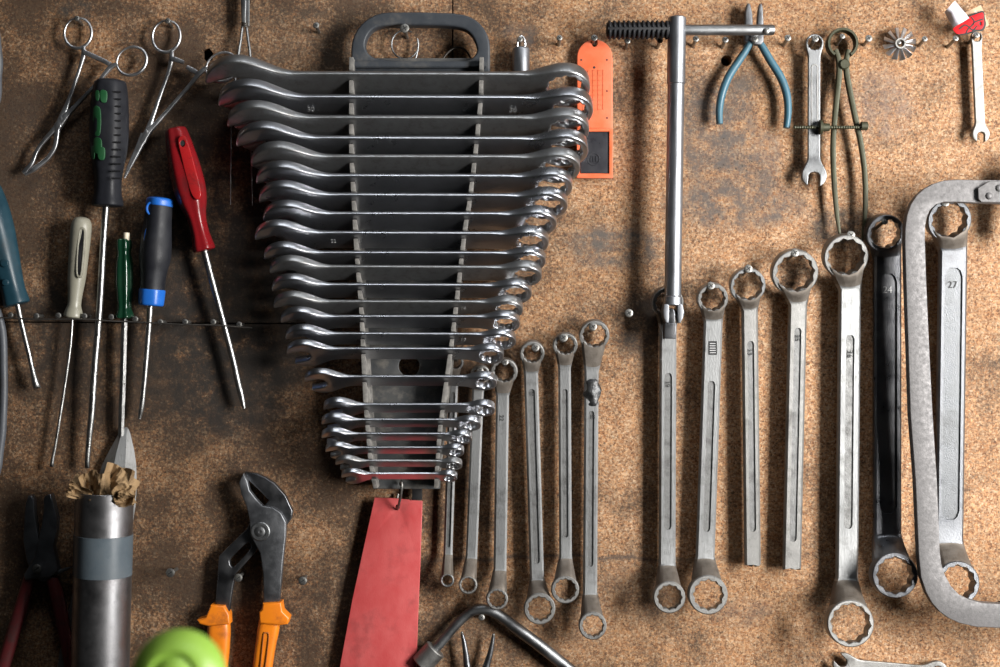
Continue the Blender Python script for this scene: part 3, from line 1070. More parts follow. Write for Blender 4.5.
# ------------------------------------------------------------------ T handle with knuckle
def build_tbar():
    root = thing('sliding_tee_bar', 'steel tee bar tool with black ribbed grip and knuckle joint', 'wrench', P(676, 40, 32))
    dz = 32
    mb = MB()
    g0 = P(606.5, 30, dz)
    lathe(mb, g0, Vector((1, 0, 0)), [(0, 6.5), (0.8, 7.6), (60, 7.6), (61, 6.8)], 28)
    up3 = Vector((0, 0, 1))
    for i in range(13):
        for a0, a1 in ((8, 82), (98, 172), (188, 262), (278, 352)):
            pts = []
            for j in range(9):
                th = Rd(a0 + (a1 - a0) * j / 8)
                r = 7.9
                pts.append((g0 + Vector(((2.8 + i * 4.65) * MM, 0, 0)) + (up3 * math.cos(th) + NRM * math.sin(th)) * (r * MM), 1.5 if 0 < j < 8 else 0.9))
            sweep(mb, pts, 8, up=Vector((1, 0, 0)))
    mb.build('grip', 'rubber', root, 50)
    mb = MB()
    lathe(mb, P(664, 30, dz), Vector((1, 0, 0)), [(0, 5.2), (106, 5.2), (107.5, 4.6)], 24)
    bar = mb.build('crossbar', 'dark_steel', root)
    mb = MB()
    lathe(mb, P(766.5, 31, dz + 4.5), NRM, [(0, 3.0), (1.6, 3.0), (2.4, 2.0), (2.6, 0.3)], 16, up=Vector((0, 0, 1)))
    mb.build('detent_ball', 'screw', bar)
    a, b = P(677, 17, dz), P(672.7, 297, dz + 1)
    ax = b - a
    L = ax.length / MM
    mb = MB()
    lathe(mb, a, ax, [(0, 7.8), (1.2, 8.9), (65, 8.9), (66, 8.1)], 32)
    mb.build('collar', 'tube_steel', root)
    mb = MB()
    lathe(mb, a + ax * (64 / L), ax, [(0, 8.2), (L - 66, 8.2), (L - 64.5, 7.9)], 32)
    mb.build('tube', 'tube_steel', root)
    # fork
    mb = MB()
    lathe(mb, P(672.6, 296, dz + 1), ax, [(0, 8), (1, 9.2), (8.5, 9.6), (9.2, 9.0)], 32)
    for s in (-1, 1):
        lob = [(s * 4.1, 0), (s * 9.4, 0), (s * 10.6, 7), (s * 10.0, 13), (s * 7.5, 19), (s * 4.6, 19), (s * 4.1, 12)]
        me = plate_mesh(px_mm([(673.2 + x, 304 + y) for x, y in lob], 40), [], 16, 0.9)
        b_ = len(mb.v)
        mb.v += [Vector((v.co.x * MM, -(dz + 1 + v.co.z) * MM, v.co.y * MM)) for v in me.vertices]
        for p in me.polygons:
            mb.f.append(tuple(b_ + i for i in p.vertices))
            mb.m.append(0)
    mb.build('fork', 'tube_steel', root)
    mb = MB()
    lathe(mb, P(662.5, 313, dz + 2), Vector((1, 0, 0)), [(0, 2.6), (21, 2.6)], 16)
    mb.build('knuckle_pin', 'dark_steel', root)
    tongue = plate_px('tongue', [(668.2, 330), (668.2, 313), (669.5, 309.5), (671.8, 308), (674, 309.5), (675.2, 313), (675.2, 330)], [], dz - 4, dz + 7, 0.8, 'black_steel', root)
    plate_px('square_drive', [(664.6, 323), (676.4, 323), (676.2, 338.8), (664.4, 338.8)], [], dz - 5, dz + 9, 0.9, 'black_steel', root)


build_tbar()


# ------------------------------------------------------------------ blue handled cutters
def build_cutters():
    root = thing('cutting_pliers', 'pliers with faded blue grips and jaws upward behind the tee bar', 'pliers', P(754, 40, 12))
    plate_px('jaw_half', [(744.5, 41), (745, 24), (745.5, 12), (747.2, 3.8), (748.8, 3.0), (750.5, 4), (752.6, 14), (753.2, 26), (757, 32), (761, 40), (757, 44), (748, 45)], [], 8, 16, 1.1, 'dark_pl', root)
    plate_px('jaw_half', [(763.8, 41), (763.8, 22), (763, 7), (761.6, 3.2), (759.8, 3.4), (758.2, 10), (757.2, 24), (753, 32), (749, 40), (753, 44), (761, 45)], [], 10, 18, 1.1, 'dark_pl', root)
    for pts in ([(750.5, 41), (746, 50), (739, 60.5), (728.5, 77), (722, 94), (719.3, 110), (719.6, 124)], [(758.5, 41), (763, 48), (770, 60), (781, 78), (786.8, 95), (788, 112), (786.3, 128)]):
        mb = MB()
        q = [(x, y, 13, 3.3 + 0.7 * math.sin(PI * i / 6), 4.2) for i, (x, y) in enumerate(pts)]
        wire_px(mb, q, 16)
        mb.build('handle', 'blue_grip', root, 50)
    mb = MB()
    lathe(mb, P(754, 34, 17), NRM, [(0, 4.4), (1.6, 4.2), (2.2, 3.0)], 20, up=Vector((0, 0, 1)))
    mb.build('pivot', 'dark_steel', root)


build_cutters()


# ------------------------------------------------------------------ olive spring dividers
def build_dividers():
    root = thing('spring_dividers', 'olive green spring dividers with threaded adjusting rod', 'dividers', P(842, 46, 14))
    mb = MB()
    c = [(841.7 + 14 * math.cos(a), 44 + 14 * math.sin(a), 12, 1.6, 6.0) for a in [Rd(55) + Rd(-290) * i / 40 for i in range(41)]]
    wire_px(mb, c, sm=1, sect=rrect(0.4))
    mb.build('bow_spring', 'olive', root)
    for pts in ([(835.3, 50), (838.5, 60), (839, 76), (835.5, 110), (833, 145), (834, 180), (837, 215), (841, 242)],
                [(848.5, 50), (846.5, 60), (847, 76), (854, 112), (861, 145), (865, 178), (865, 215), (861.3, 245)]):
        mb = MB()
        ws = [2.2, 2.4, 2.6, 2.5, 2.4, 2.3, 2.0, 0.6]
        wire_px(mb, [(x, y, 13, w, 3.0 if i < 6 else 2 if i < 7 else 0.7) for i, ((x, y), w) in enumerate(zip(pts, ws))], sect=rrect(0.3))
        mb.build('leg', 'olive', root)
    mb = MB()
    lathe(mb, P(842.8, 65.5, 10), NRM, [(0, 5.2), (7.5, 5.2), (8.6, 4.2)], 24, up=Vector((0, 0, 1)))
    mb.build('pivot', 'olive', root)
    mb = MB()
    prof = []
    for i in range(61):
        prof.append((i * 1.2, 1.9 if i % 2 else 1.45))
    lathe(mb, P(793.5, 127.3, 20), Vector((1, 0, 0)), prof, 14)
    mb.build('threaded_rod', 'olive', root)
    mb = MB()
    lathe(mb, P(818.7, 127.3, 20), Vector((1, 0, 0)), [(0, 6), (0.6, 7.2), (3, 7.2), (3.6, 6), (4, 4.2), (10.5, 3.8)], 22)
    mb.build('adjusting_nut', 'olive', root)
    mb = MB()
    lathe(mb, P(860.5, 126, 20), Vector((1, 0, 0)), [(0, 3.6), (0.6, 4.2), (6.4, 4.2), (7, 3.6)], 20)
    mb.build('rod_end', 'olive', root)


build_dividers()

# ------------------------------------------------------------------ finned wheel
root = thing('fan_wheel', 'small bare metal fan wheel with twelve blades', 'wheel', P(899.5, 44, 10))
mb = MB()
rows = []
for i in range(28):
    th = 2 * PI * i / 28
    d_ = Vector((math.cos(th), 0, math.sin(th)))
    c0 = P(899.6, 44, 10)
    rows.append([c0 + d_ * (r * MM) + NRM * (z * MM) for r, z in ((5.6, -4), (5.6, 3.4), (5.2, 4), (3.8, 4), (3.4, 3.4), (3.4, -4))])
mb.rings(rows, True, False)
mb.build('hub', 'white', root)
for i in range(12):
    th = 2 * PI * (i + 0.35) / 12
    e = Vector((math.cos(th), 0, math.sin(th)))
    u = Vector((-math.sin(th), 0, math.cos(th)))
    tw = (u * 0.72 + NRM * 0.7).normalized()
    w2 = e.cross(tw)
    mb = MB()
    c0 = P(899.6, 44, 10.5)
    rows = []
    for r, hw in ((5.2, 1.5), (10, 2.3), (15.6, 3.1), (16.3, 2.8)):
        rows.append([c0 + e * (r * MM) + tw * (a * hw * MM) + w2 * (b * 0.45 * MM) for a, b in ((-1, -1), (1, -1), (1, 1), (-1, 1))])
    mb.rings(rows)
    mb.build('blade', 'forceps', root)

# ------------------------------------------------------------------ red and white plastic wrapper
root = thing('plastic_wrapper', 'crumpled clear plastic wrapper with red and black print', 'wrapper', P(965, 22, 20))


def patch(name, quad, mat, d0, bulge, nx=8, ny=8, rough=0.6, seed=0, th=0.5):
    """quad: four px corners (a b / d c) of a curled sheet"""
    mb = MB()
    a, b, c, d_ = [Vector(q) for q in quad]
    fr, bk = [], []
    for j in range(ny + 1):
        for i in range(nx + 1):
            s, t = i / nx, j / ny
            q = (a * (1 - s) + b * s) * (1 - t) + (d_ * (1 - s) + c * s) * t
            dep = d0 + bulge * math.sin(PI * s) + rough * 2 * noise.noise(Vector((s * 3 + seed, t * 3, seed))) * 2
            p = P(q.x, q.y, dep)
            fr.append(p)
            bk.append(p - NRM * (th * MM))
    n = nx + 1
    f = []
    for j in range(ny):
        for i in range(nx):
            q = (j * n + i, j * n + i + 1, (j + 1) * n + i + 1, (j + 1) * n + i)
            f.append(q)
            f.append(tuple(len(fr) + k for k in reversed(q)))
    edge = [i for i in range(n)] + [j * n + nx for j in range(1, ny + 1)] + [ny * n + i for i in range(nx - 1, -1, -1)] + [j * n for j in range(ny - 1, 0, -1)]
    for k in range(len(edge)):
        x, y = edge[k], edge[(k + 1) % len(edge)]
        f.append((x, y, len(fr) + y, len(fr) + x))
    mb.add(fr + bk, f)
    return mb.build(name, mat, root, 50)


patch('film', [(944.5, 12), (955, 0.5), (969.5, 18), (953, 28)], 'sheet', 24, 7, seed=3.1)
patch('film', [(964, 13), (981, 5), (989, 25), (977, 35)], 'label_tan', 15, 1.5, seed=5.2, rough=0.3)
plate_px('black_border', catmull([(968.5, 16), (976, 12.5), (983.5, 11), (985, 18), (986, 25), (983, 30.5), (977, 31), (972, 33), (962, 35), (957, 34), (958, 27)], 4, True), [], 17.4, 18.6, 0.3, 'mark', root)
plate_px('red_print', catmull([(953.5, 28), (960, 23), (966, 18), (971, 16.2), (982.4, 12.4), (983.6, 18), (984, 25), (981, 29.2), (975, 29.5), (971, 31.5), (963, 33.5), (957.5, 34), (954, 31)], 4, True),
         [disc(980.5, 23.5, 1.2, 10, 2.2)], 18.6, 19.4, 0.25, 'label_red', root)


mb = MB()
for pts_ in ([(959, 29), (965, 25), (970, 27), (975, 22), (983, 19)], [(966, 33), (969, 28), (973, 30), (977, 26)], [(971, 17), (974, 21), (973, 25)]):
    wire_px(mb, [(x, y, 19.5, 0.7, 0.3) for x, y in pts_], 6, sm=4)
mb.build('print_lines', 'mark', root)


# ------------------------------------------------------------------ saw frame
def build_saw():
    root = thing('saw_frame', 'grey flat steel saw frame with rounded corners over a dark spanner', 'saw', P(925, 400, 50))
    outer = [(1060, 180), (985, 180), (958, 179.5), (944, 180.5), (934, 183.5), (924.5, 188.5), (917, 195), (911, 204), (907, 215), (905.3, 228), (905, 240), (906, 280), (908, 340), (910.5, 414),
             (915.5, 480), (918.8, 555), (921, 577), (926, 592), (932, 603), (940, 612), (949, 618.5), (959, 623), (976, 627), (1000, 628), (1060, 628)]
    inner = [(1060, 604), (1000, 604), (982, 603), (969, 599.5), (959, 594.5), (951, 586), (945, 575), (941.5, 564), (940, 552), (937, 480), (932.5, 410), (929, 340), (926.3, 280), (925, 240), (925.3, 226), (927, 217),
             (930, 210), (936, 204.5), (944, 202), (960, 202), (980, 203), (1060, 205)]
    plate_px('frame', outer + inner, [], 47, 58, 0.7, 'frame_steel', root)
    br = plate_px('bracket', [(978, 188), (989.5, 181), (1060, 180), (1060, 204), (981.5, 202), (978.5, 199)], [], 58, 62.5, 0.7, 'frame_steel', root)
    for x, y in ((988.8, 196), (998.8, 188.2)):
        mb = MB()
        lathe(mb, P(x, y, 62), NRM, [(0, 3.5), (1.2, 3.3), (2.2, 2.4), (2.7, 0.4)], 18, up=Vector((0, 0, 1)))
        mb.build('rivet', 'frame_steel', br)
    mb = MB()
    lathe(mb, P(998.3, 612, 48), Vector((1, 0, -0.02)), [(0, 8), (1, 10.5), (6, 11), (40, 10), (70, 11)], 24)
    mb.build('lower_grip', 'rubber', root)
    mb = MB()
    wire_px(mb, [(1062, 190, 40, 9), (1040, 178, 36, 10), (1024, 168, 30, 10), (1018, 200, 30, 10), (1020, 240, 34, 9)], 14)
    mb.build('shadow_caster', 'rubber', root)  # unseen piece added out of frame to cast a shadow on the board


build_saw()


# ------------------------------------------------------------------ orange gauge case
def build_case():
    root = thing('gauge_case', 'orange red plastic case with black panel hung behind the wrench ends', 'case', P(594, 100, 8))
    out = [(577, 178), (577, 57)] + [(594.7 + 17.7 * math.cos(PI + PI * i / 14), 57 - 17.7 * abs(math.sin(PI * i / 14))) for i in range(15)] + [(612.3, 57), (613, 178)]
    out = [(578, 178), (577, 176), (577, 58)] + out[2:17] + [(612.6, 58), (613, 176), (612, 178)]
    plate_px('case_body', out, [disc(594.5, 43, 2.8, 14, 3.6)], 3, 10, 1.0, 'orange_case', root)
    plate_px('pocket_rim', [(576.8, 128.5), (612.9, 128.5), (612.9, 178), (576.8, 178)], [[(580, 131.5), (609.3, 131.5), (609.3, 173.5), (580, 173.5)]], 9.6, 14, 0.5, 'orange_case', root)
    pan = plate_px('black_panel', [(580.6, 132), (608.6, 132), (608.6, 173), (580.6, 173)], [], 9.8, 12.4, 0.4, 'black_panel', root)
    plate_px('round_emblem', disc(593.5, 159, 6.6, 24), [disc(593.5, 159, 5.4, 24)], 12.2, 13.0, 0.1, 'black_panel', pan)
    mb = MB()
    for i in range(3):
        mb.box(P(591 + i * 2.6, 159, 12.7), 0.0011, 0.0008, 0.006)
    mb.build('emblem_bars', 'black_panel', pan)
    mb = MB()
    for i in range(5):
        mb.box(P(583 + i * 5.0, 90, 10.0), 0.0007, 0.0008, 0.040)
    for j in range(9):
        mb.box(P(593, 70.5 + j * 4.9, 10.0), 0.020, 0.0008, 0.0006)
    mb.build('embossed_table', 'orange_case', root)
    for x, y, r in ((581.3, 60, .9), (607, 60, .9), (607, 91, .9), (607, 118, .9), (594.3, 67.5, 1.3)):
        mb = MB()
        lathe(mb, P(x, y, 9.8), NRM, [(0, r), (0.4, r), (0.5, r * .6)], 10, up=Vector((0, 0, 1)))
        mb.build('pin_hole', 'mark', root)


build_case()

# ------------------------------------------------------------------ chrome plug with shackle
root = thing('padlock_weight', 'small chrome cylinder hanging by a wire loop behind topmost wrench', 'weight', P(521, 60, 14))
mb = MB()
lathe(mb, P(521, 47.5, 14), Vector((0, 0, -1)), [(0, 6.8), (0.8, 8.0), (2, 8.5), (46, 8.5), (47, 7.8)], 28)
mb.build('cylinder', 'tube_steel', root)
mb = MB()
wire_px(mb, [(517.6, 49, 14, 1.1), (517.6, 42, 14, 1.1), (519, 38, 14, 1.1), (521.3, 36.4, 14, 1.1), (523.6, 38, 14, 1.1), (525, 42, 14, 1.1), (525, 49, 14, 1.1)], 8)
mb.build('wire_loop', 'forceps', root)

# ------------------------------------------------------------------ wire rings behind the rack handle
mb = MB()
wire_px(mb, [(405 + 13.4 * math.cos(a), 44.5 + 14.3 * math.sin(a), 8 + 0.8 * i / 20, 0.85) for i, a in enumerate([Rd(-60) - Rd(325) * i / 24 for i in range(25)])] + [(418.3, 46, 9, .85), (416.5, 56, 9, .85), (413.5, 66, 9, .85), (410, 82, 9, .85)], 8, sm=3)
tag(mb.build('wire_loop', 'dark_steel'), 'thin wire loop hanging on the screw inside the rack handle', 'wire')
mb = MB()
wire_px(mb, [(438, 80, 8, 1), (440, 66, 8, 1), (445, 56, 8, 1), (451, 50, 8, 1), (457, 47.5, 8, 1), (464, 49, 8, 1), (469.5, 56, 8, 1), (472, 66, 8, 1), (473, 80, 8, 1)], 8)
tag(mb.build('wire_loop', 'wire'), 'wire arch showing in the far corner of the rack handle opening', 'wire')

# ------------------------------------------------------------------ forceps


def forceps(label, r1, r2, sh1, sh2, jaws, rat, joint):
    root = thing('forceps', label, 'forceps', P(joint[0], joint[1], 8), 'surgical forceps hung on screws')
    for (cx, cy, rx, ry, rot), sh, dep in ((r1, sh1, 9), (r2, sh2, 12)):
        mb = MB()
        c, s = math.cos(Rd(rot)), math.sin(Rd(rot))
        wire_px(mb, [(cx + rx * math.cos(a) * c - ry * math.sin(a) * s, cy + rx * math.cos(a) * s + ry * math.sin(a) * c, dep, 1.45 + 0.35 * math.cos(a - 1.2)) for a in [2 * PI * i / 40 for i in range(40)]], 10, sm=1, closed=True)
        rg = mb.build('finger_ring', 'forceps', root, 60)
        mb = MB()
        wire_px(mb, [(x, y, dep + (10 - dep) * i / (len(sh) - 1), r, r * 1.1) for i, (x, y, r) in enumerate(sh)], 10, sect=rrect(0.5))
        mb.build('shank', 'forceps', root, 50)
    for j in jaws:
        mb = MB()
        wire_px(mb, [(x, y, 10, r, r) for x, y, r in j], 10, sect=rrect(0.5))
        mb.build('jaw', 'forceps', root, 50)
    for q in rat:
        mb = MB()
        wire_px(mb, [(x, y, 11, r, 2.2) for x, y, r in q], sm=3, sect=rrect(0.3))
        mb.build('ratchet', 'forceps', root)
    mb = MB()
    lathe(mb, P(joint[0], joint[1], 11), NRM, [(0, 2.2), (2.6, 2.0), (3.0, 1)], 14, up=Vector((0, 0, 1)))
    mb.build('pivot', 'forceps', root)


forceps('curved forceps with both finger rings open above the black screwdriver', (78, 33, 13.6, 15.2, 8), (131.7, 61, 15.5, 13.6, -35),
        [(83.5, 47, 1.7), (84, 54, 2.3), (80, 68, 1.7), (74, 86, 1.8), (68, 103, 2.2), (63, 116, 3.2), (59, 126, 3.6)],
        [(117.5, 64, 1.8), (110, 68, 2.3), (100, 80, 1.7), (86, 95, 1.8), (72, 110, 2.2), (65, 118, 3.2), (58, 128, 3.2)],
        ([(59, 124, 3.2), (53, 131, 2.4), (44, 141, 2.0), (37, 151, 1.9), (32, 163, 2.0), (27, 169, 2.1), (23, 173, 1.8)],
         [(58, 124, 3.2), (57, 136, 2.3), (55, 147, 2.1), (49, 157, 2.0), (41, 164, 2.2), (35, 168.5, 2.3), (30, 172, 1.6), (25, 174.5, 1.4)]),
        ([(84, 52, 2.2), (94, 56.5, 2.4), (103, 60.5, 2.2), (111, 65, 2.4)],), (62, 119))
forceps('straight forceps with one finger ring tucked behind the topmost rack wrench', (166.3, 36.3, 13.8, 16, 12), (222, 67, 16.5, 14, -30),
        [(172, 51, 1.8), (171.5, 60, 2.3), (168, 74, 1.7), (160, 96, 1.8), (152.5, 118, 2.2), (147, 133, 3.0), (143, 141, 3)],
        [(207, 67.5, 1.8), (199, 74, 2.3), (189, 86, 1.7), (170, 108, 1.8), (155, 125, 2.2), (148.5, 132, 3.0), (143, 142, 3)],
        ([(146, 134, 3.0), (140, 147, 2.6), (133, 161, 1.9), (125, 177, 1.0)], [(144, 134, 3.0), (137, 150, 2.4), (130, 164, 1.7), (124.5, 178, 0.9)]),
        ([(171, 58, 2.2), (177, 60, 2.3), (184, 62.5, 1.8)], [(197, 72.5, 2.2), (192, 70, 2.4), (187, 67, 1.8)]), (147, 132))

# ------------------------------------------------------------------ fine dividers above the rack
root = thing('needle_dividers', 'slim steel dividers with needle legs passing behind the rack wrenches', 'dividers', P(244, 20, 8))
mb = MB()
wire_px(mb, [(243.5, -22, 12, 2.6, 3), (243.8, -5, 12, 2.8, 3), (244, 6, 12, 2.7, 3), (244, 16, 12, 2.4, 3), (244.3, 26, 12, 2.0, 2.5)], sect=rrect(0.4))
mb.build('hinge_bar', 'dark_steel', root)
mb = MB()
wire_px(mb, [(248, -22, 10, 1.6), (248.2, 0, 10, 1.4), (248.3, 20, 10, 1.2), (248, 26, 10, 1.2)], sect=rrect(0.4))
mb.build('side_bar', 'dark_steel', root)
mb = MB()
for k in range(3):
    wire_px(mb, [(241.5, 22.5 + k * 1.6, 13, 0.7), (244, 23 + k * 1.6, 16, 0.7), (248, 23.5 + k * 1.6, 13, 0.7), (245, 23 + k * 1.6, 8, 0.7)], 6, sm=4, closed=True)
mb.build('wire_binding', 'wire', root)
for pts in ([(242.6, 26), (240.5, 42), (238, 58), (233, 100), (231.3, 126), (230.7, 165), (230.5, 205)], [(246.5, 26), (248.5, 42), (250.3, 58), (251.3, 100), (251.3, 150), (251.8, 180), (252.3, 206)]):
    mb = MB()
    wire_px(mb, [(x, y, 11, r) for (x, y), r in zip(pts, (1.4, 1.4, 1.5, 1.1, 0.9, 0.75, 0.4))], 8)
    mb.build('leg', 'dark_steel', root)


# ------------------------------------------------------------------ screwdrivers
def axis_of(a, b, d0, d1):
    p, q = P(a[0], a[1], d0), P(b[0], b[1], d1)
    return p, q, (q - p).normalized(), (q - p).length / MM


def lobes(n, amp, k=48, ph=0.0, flatk=1.0):
    return [((1 - amp + amp * math.cos(n * (2 * PI * i / k) + ph)) * math.cos(2 * PI * i / k), (1 - amp + amp * math.cos(n * (2 * PI * i / k) + ph)) * math.sin(2 * PI * i / k) * flatk) for i in range(k)]


def driver_handle(root, name, a, b, da, db, prof, mat, sect=None, ang=40):
    p, q, t, L = axis_of(a, b, da, db)
    mb = MB()
    pr = catmull(prof, 5)
    lathe(mb, p, t, [(x * L, r) for x, r in pr], sect=sect or circ(32))
    return mb.build(name, mat, root, ang)


def driver_shaft(root, pts, tip=None, sect=None, mat='shaft', name='shaft'):
    mb = MB()
    wire_px(mb, pts, 14, sm=3, sect=sect)
    return mb.build(name, mat, root, 50)


SDG = 'screwdrivers held behind the wire'
# black with green inlays
root = thing('screwdriver', 'large black screwdriver with green inlays and a long speckled blade', 'screwdriver', P(108, 140, 20), SDG)
hnd = driver_handle(root, 'handle', (110.2, 79.5), (107.5, 207), 22, 20,
                    [(0, 9), (0.012, 14), (0.05, 16.3), (0.18, 18.2), (0.38, 19.2), (0.55, 18.2), (0.70, 14.8), (0.80, 13.2), (0.90, 13.6), (0.965, 15.4), (0.99, 14.8), (1.0, 9)],
                    'charcoal', lobes(6, 0.025))
for x, y, w, h in ((98.0, 96, 2.0, 4.4), (103.8, 96.5, 3.2, 5.5), (97.6, 121.5, 4.0, 13), (98.2, 146, 4, 7), (94, 153, 2, 5.5), (101.5, 153.5, 3.4, 5.8)):
    q = catmull([(x - w, y - h), (x + w, y - h * .9), (x + w * .9, y + h), (x - w * .8, y + h * .9)], 4, True)
    dep = 20 + math.sqrt(max(1, 19.2 ** 2 - (x - 109) ** 2)) + 0.3
    def wrap(c_, mid=dep - 1.7):
        ax_ = P(108.9, CY - c_.z / MM, 21).x
        dx = (c_.x - ax_) / MM
        return Vector((c_.x, -(21 + math.sqrt(max(4, 18.7 ** 2 - dx * dx)) - 0.9 + (-c_.y / MM - mid)) * MM, c_.z))
    plate_px('inlay', q, [], dep - 3.0, dep - 0.4, 0.4, 'green_pad', hnd, warp=wrap, cuts=[x - w + w * i / 4 for i in range(1, 8)])
mb = MB()
for k in range(13):
    y = 92 + k * 7.2
    dep = 20 + math.sqrt(19 ** 2 - 7 ** 2) - 1.2
    mb.box(P(116.5, y, dep), 0.009, 0.003, 0.0016)
mb.build('rib_pads', 'rubber', hnd, bevel=0.0004)
driver_shaft(root, [(106.2, 205, 18, 3.3), (103.5, 240, 18, 3.3), (99.5, 310, 17, 3.3), (94.5, 370, 16, 3.4), (92, 410, 15, 3.3), (90, 430, 14, 3.0, 2.2), (88, 452, 13, 2.7, 1.2), (87, 468, 12, 2.3, 0.6)])

# red
root = thing('screwdriver', 'red screwdriver with a hole in its handle and a tilted blade', 'screwdriver', P(185, 190, 20), SDG)
hnd = driver_handle(root, 'handle', (175.2, 128), (204.5, 251), 20, 18,
                    [(0, 7), (0.01, 10), (0.05, 11.5), (0.15, 13.4), (0.32, 15.6), (0.48, 16.2), (0.60, 14.2), (0.70, 10.4), (0.78, 9.0), (0.88, 9.4), (0.97, 11.2), (0.995, 10.4), (1, 6)],
                    'red_handle', lobes(6, 0.05))
out = catmull([(178, 140), (184.5, 136), (190, 150), (195, 168), (199.5, 186), (200.5, 196), (196.5, 199.5), (191.5, 194), (187, 180), (182, 160)], 5, True)
plate_px('inset_panel', out, [disc(182.5, 143.5, 2.4, 12, 3.4)], 29, 34.4, 0.6, 'red_panel', hnd)
mb = MB()
lathe(mb, P(182.5, 143.5, 31), NRM, [(0, 2.6), (3.0, 2.6)], 16, up=Vector((0, 0, 1)))
mb.build('hanging_hole', 'mark', hnd)
driver_shaft(root, [(203.8, 248, 17, 3.4), (212, 280, 16, 3.3), (222, 317, 15, 3.2), (232, 355, 14, 3.1), (238, 382, 13, 3.1), (241, 394, 13, 3.1), (243.2, 404, 12, 2.5), (244, 408.5, 12, 1.6)])

# blue and black
root = thing('screwdriver', 'stubby blue and black screwdriver with a hanging hole', 'screwdriver', P(155, 250, 18), SDG)
hnd = driver_handle(root, 'handle', (159.5, 200), (152, 292), 18, 17,
                    [(0, 12.4), (0.06, 13.2), (0.25, 13.8), (0.50, 15.6), (0.64, 15.6), (0.78, 13.2), (0.92, 12.2), (1.0, 12.4)], 'charcoal', lobes(4, 0.03))
driver_handle(root, 'end_cap', (160.2, 197.5), (159.4, 206), 18, 18, [(0, 6), (0.05, 10), (0.25, 13.0), (0.8, 13.6), (1, 13.3)], 'blue', lobes(4, 0.03))
driver_handle(root, 'collar', (152.2, 289.5), (151, 306), 17, 17, [(0, 12.6), (0.1, 13), (0.7, 12.6), (0.95, 11.8), (1, 8)], 'blue', lobes(6, 0.02))
plate_px('side_inlay', disc(147.0, 247, 3.6, 24, 19.5), [], 24, 28.8, 0.6, 'blue', hnd)
mb = MB()
wire_px(mb, [(150.4 + 3.6 * math.cos(a), 208.5 + 5.6 * math.sin(a), 28.5, 1.3) for a in [2 * PI * i / 20 for i in range(20)]], 8, sm=1, closed=True)
mb.build('hole_rim', 'blue', hnd)
plate_px('hanging_hole', disc(150.4, 208.5, 3.0, 18, 4.8), [], 22, 28.6, 0.2, 'mark', hnd)
driver_shaft(root, [(150.5, 304, 16, 2.9), (147.5, 345, 15, 2.8), (144.5, 380, 14, 2.7), (142.3, 402, 13, 2.6), (140.8, 412, 12, 2.4), (139.5, 419, 12, 1.4)])

# green clear
root = thing('screwdriver', 'small dark green fluted screwdriver with an ivory stub on top', 'screwdriver', P(124, 280, 14), SDG)
driver_handle(root, 'handle', (123.5, 239), (124.3, 319), 14, 14,
              [(0, 5), (0.01, 7.4), (0.10, 8.2), (0.18, 7.2), (0.30, 8.8), (0.55, 9.4), (0.75, 8.0), (0.86, 7.2), (0.95, 9.6), (0.985, 9.6), (1, 6)], 'green', lobes(6, 0.10))
driver_handle(root, 'end_stub', (126.6, 232.5), (126.4, 241), 16, 15, [(0, 2.2), (0.1, 3.0), (0.9, 3.0), (1, 2.8)], 'ivory')
driver_shaft(root, [(124.4, 318, 12, 3.3), (123.6, 345, 12, 3.3), (122.6, 385, 11, 3.2), (121.5, 415, 10, 3.2), (121.0, 436, 9, 3.1)], sect=circ(6, 1, 0.2))

# beige
root = thing('screwdriver', 'grey beige screwdriver with a slotted handle and a thin bent blade', 'screwdriver', P(78, 260, 14), SDG)
hnd = driver_handle(root, 'handle', (82.2, 217), (73.0, 318.5), 14, 13,
                    [(0, 3), (0.015, 7), (0.06, 9.6), (0.14, 10.4), (0.35, 9.8), (0.60, 8.8), (0.75, 7.2), (0.86, 6.6), (0.92, 8.2), (0.965, 9.4), (0.99, 8.8), (1, 5)], 'beige')
out = catmull([(81.5, 227), (85, 230), (84.5, 245), (82, 272), (79.5, 278), (76, 274), (76.2, 255), (78.3, 232)], 5, True)
inn = catmull([(81.5, 229.5), (83.5, 232), (82.8, 246), (80.5, 271), (79, 275.5), (77.4, 272), (77.8, 255), (79.8, 233)], 5, True)
plate_px('slot_rim', out, [inn], 20, 24.2, 0.5, 'beige', hnd)
plate_px('slot_floor', inn, [], 20, 23.5, 0.2, 'black_steel', hnd)
driver_shaft(root, [(72.4, 317, 12, 1.5), (70.5, 345, 12, 1.5), (65, 385, 11, 1.5), (59.5, 420, 11, 1.5), (55.5, 445, 10, 1.5), (52.5, 460, 10, 1.8, 1), (51.6, 467, 10, 2.1, .6)])

# teal
root = thing('screwdriver', 'teal screwdriver cut off by the picture edge', 'screwdriver', P(5, 250, 18), SDG)
hnd = driver_handle(root, 'handle', (-16, 182), (17, 305), 18, 16,
                    [(0, 8), (0.02, 13), (0.15, 16.5), (0.35, 17.5), (0.55, 15.8), (0.75, 13.2), (0.88, 12.2), (0.97, 13.2), (0.995, 12.4), (1, 7)], 'teal', lobes(6, 0.03))
for x, y, r in ((4, 263, 4.2), (5, 282.5, 3.4)):
    plate_px('raised_dot', disc(x, y, r, 18), [], 22, 31.2, 0.8, 'teal', hnd)
driver_shaft(root, [(17.2, 303, 15, 2.6), (22, 325, 14, 2.5), (28, 350, 13, 2.5), (33, 372, 12, 2.5), (34.8, 380, 12, 3.4, 1.4), (37.5, 389, 11, 3.8, 0.7)])

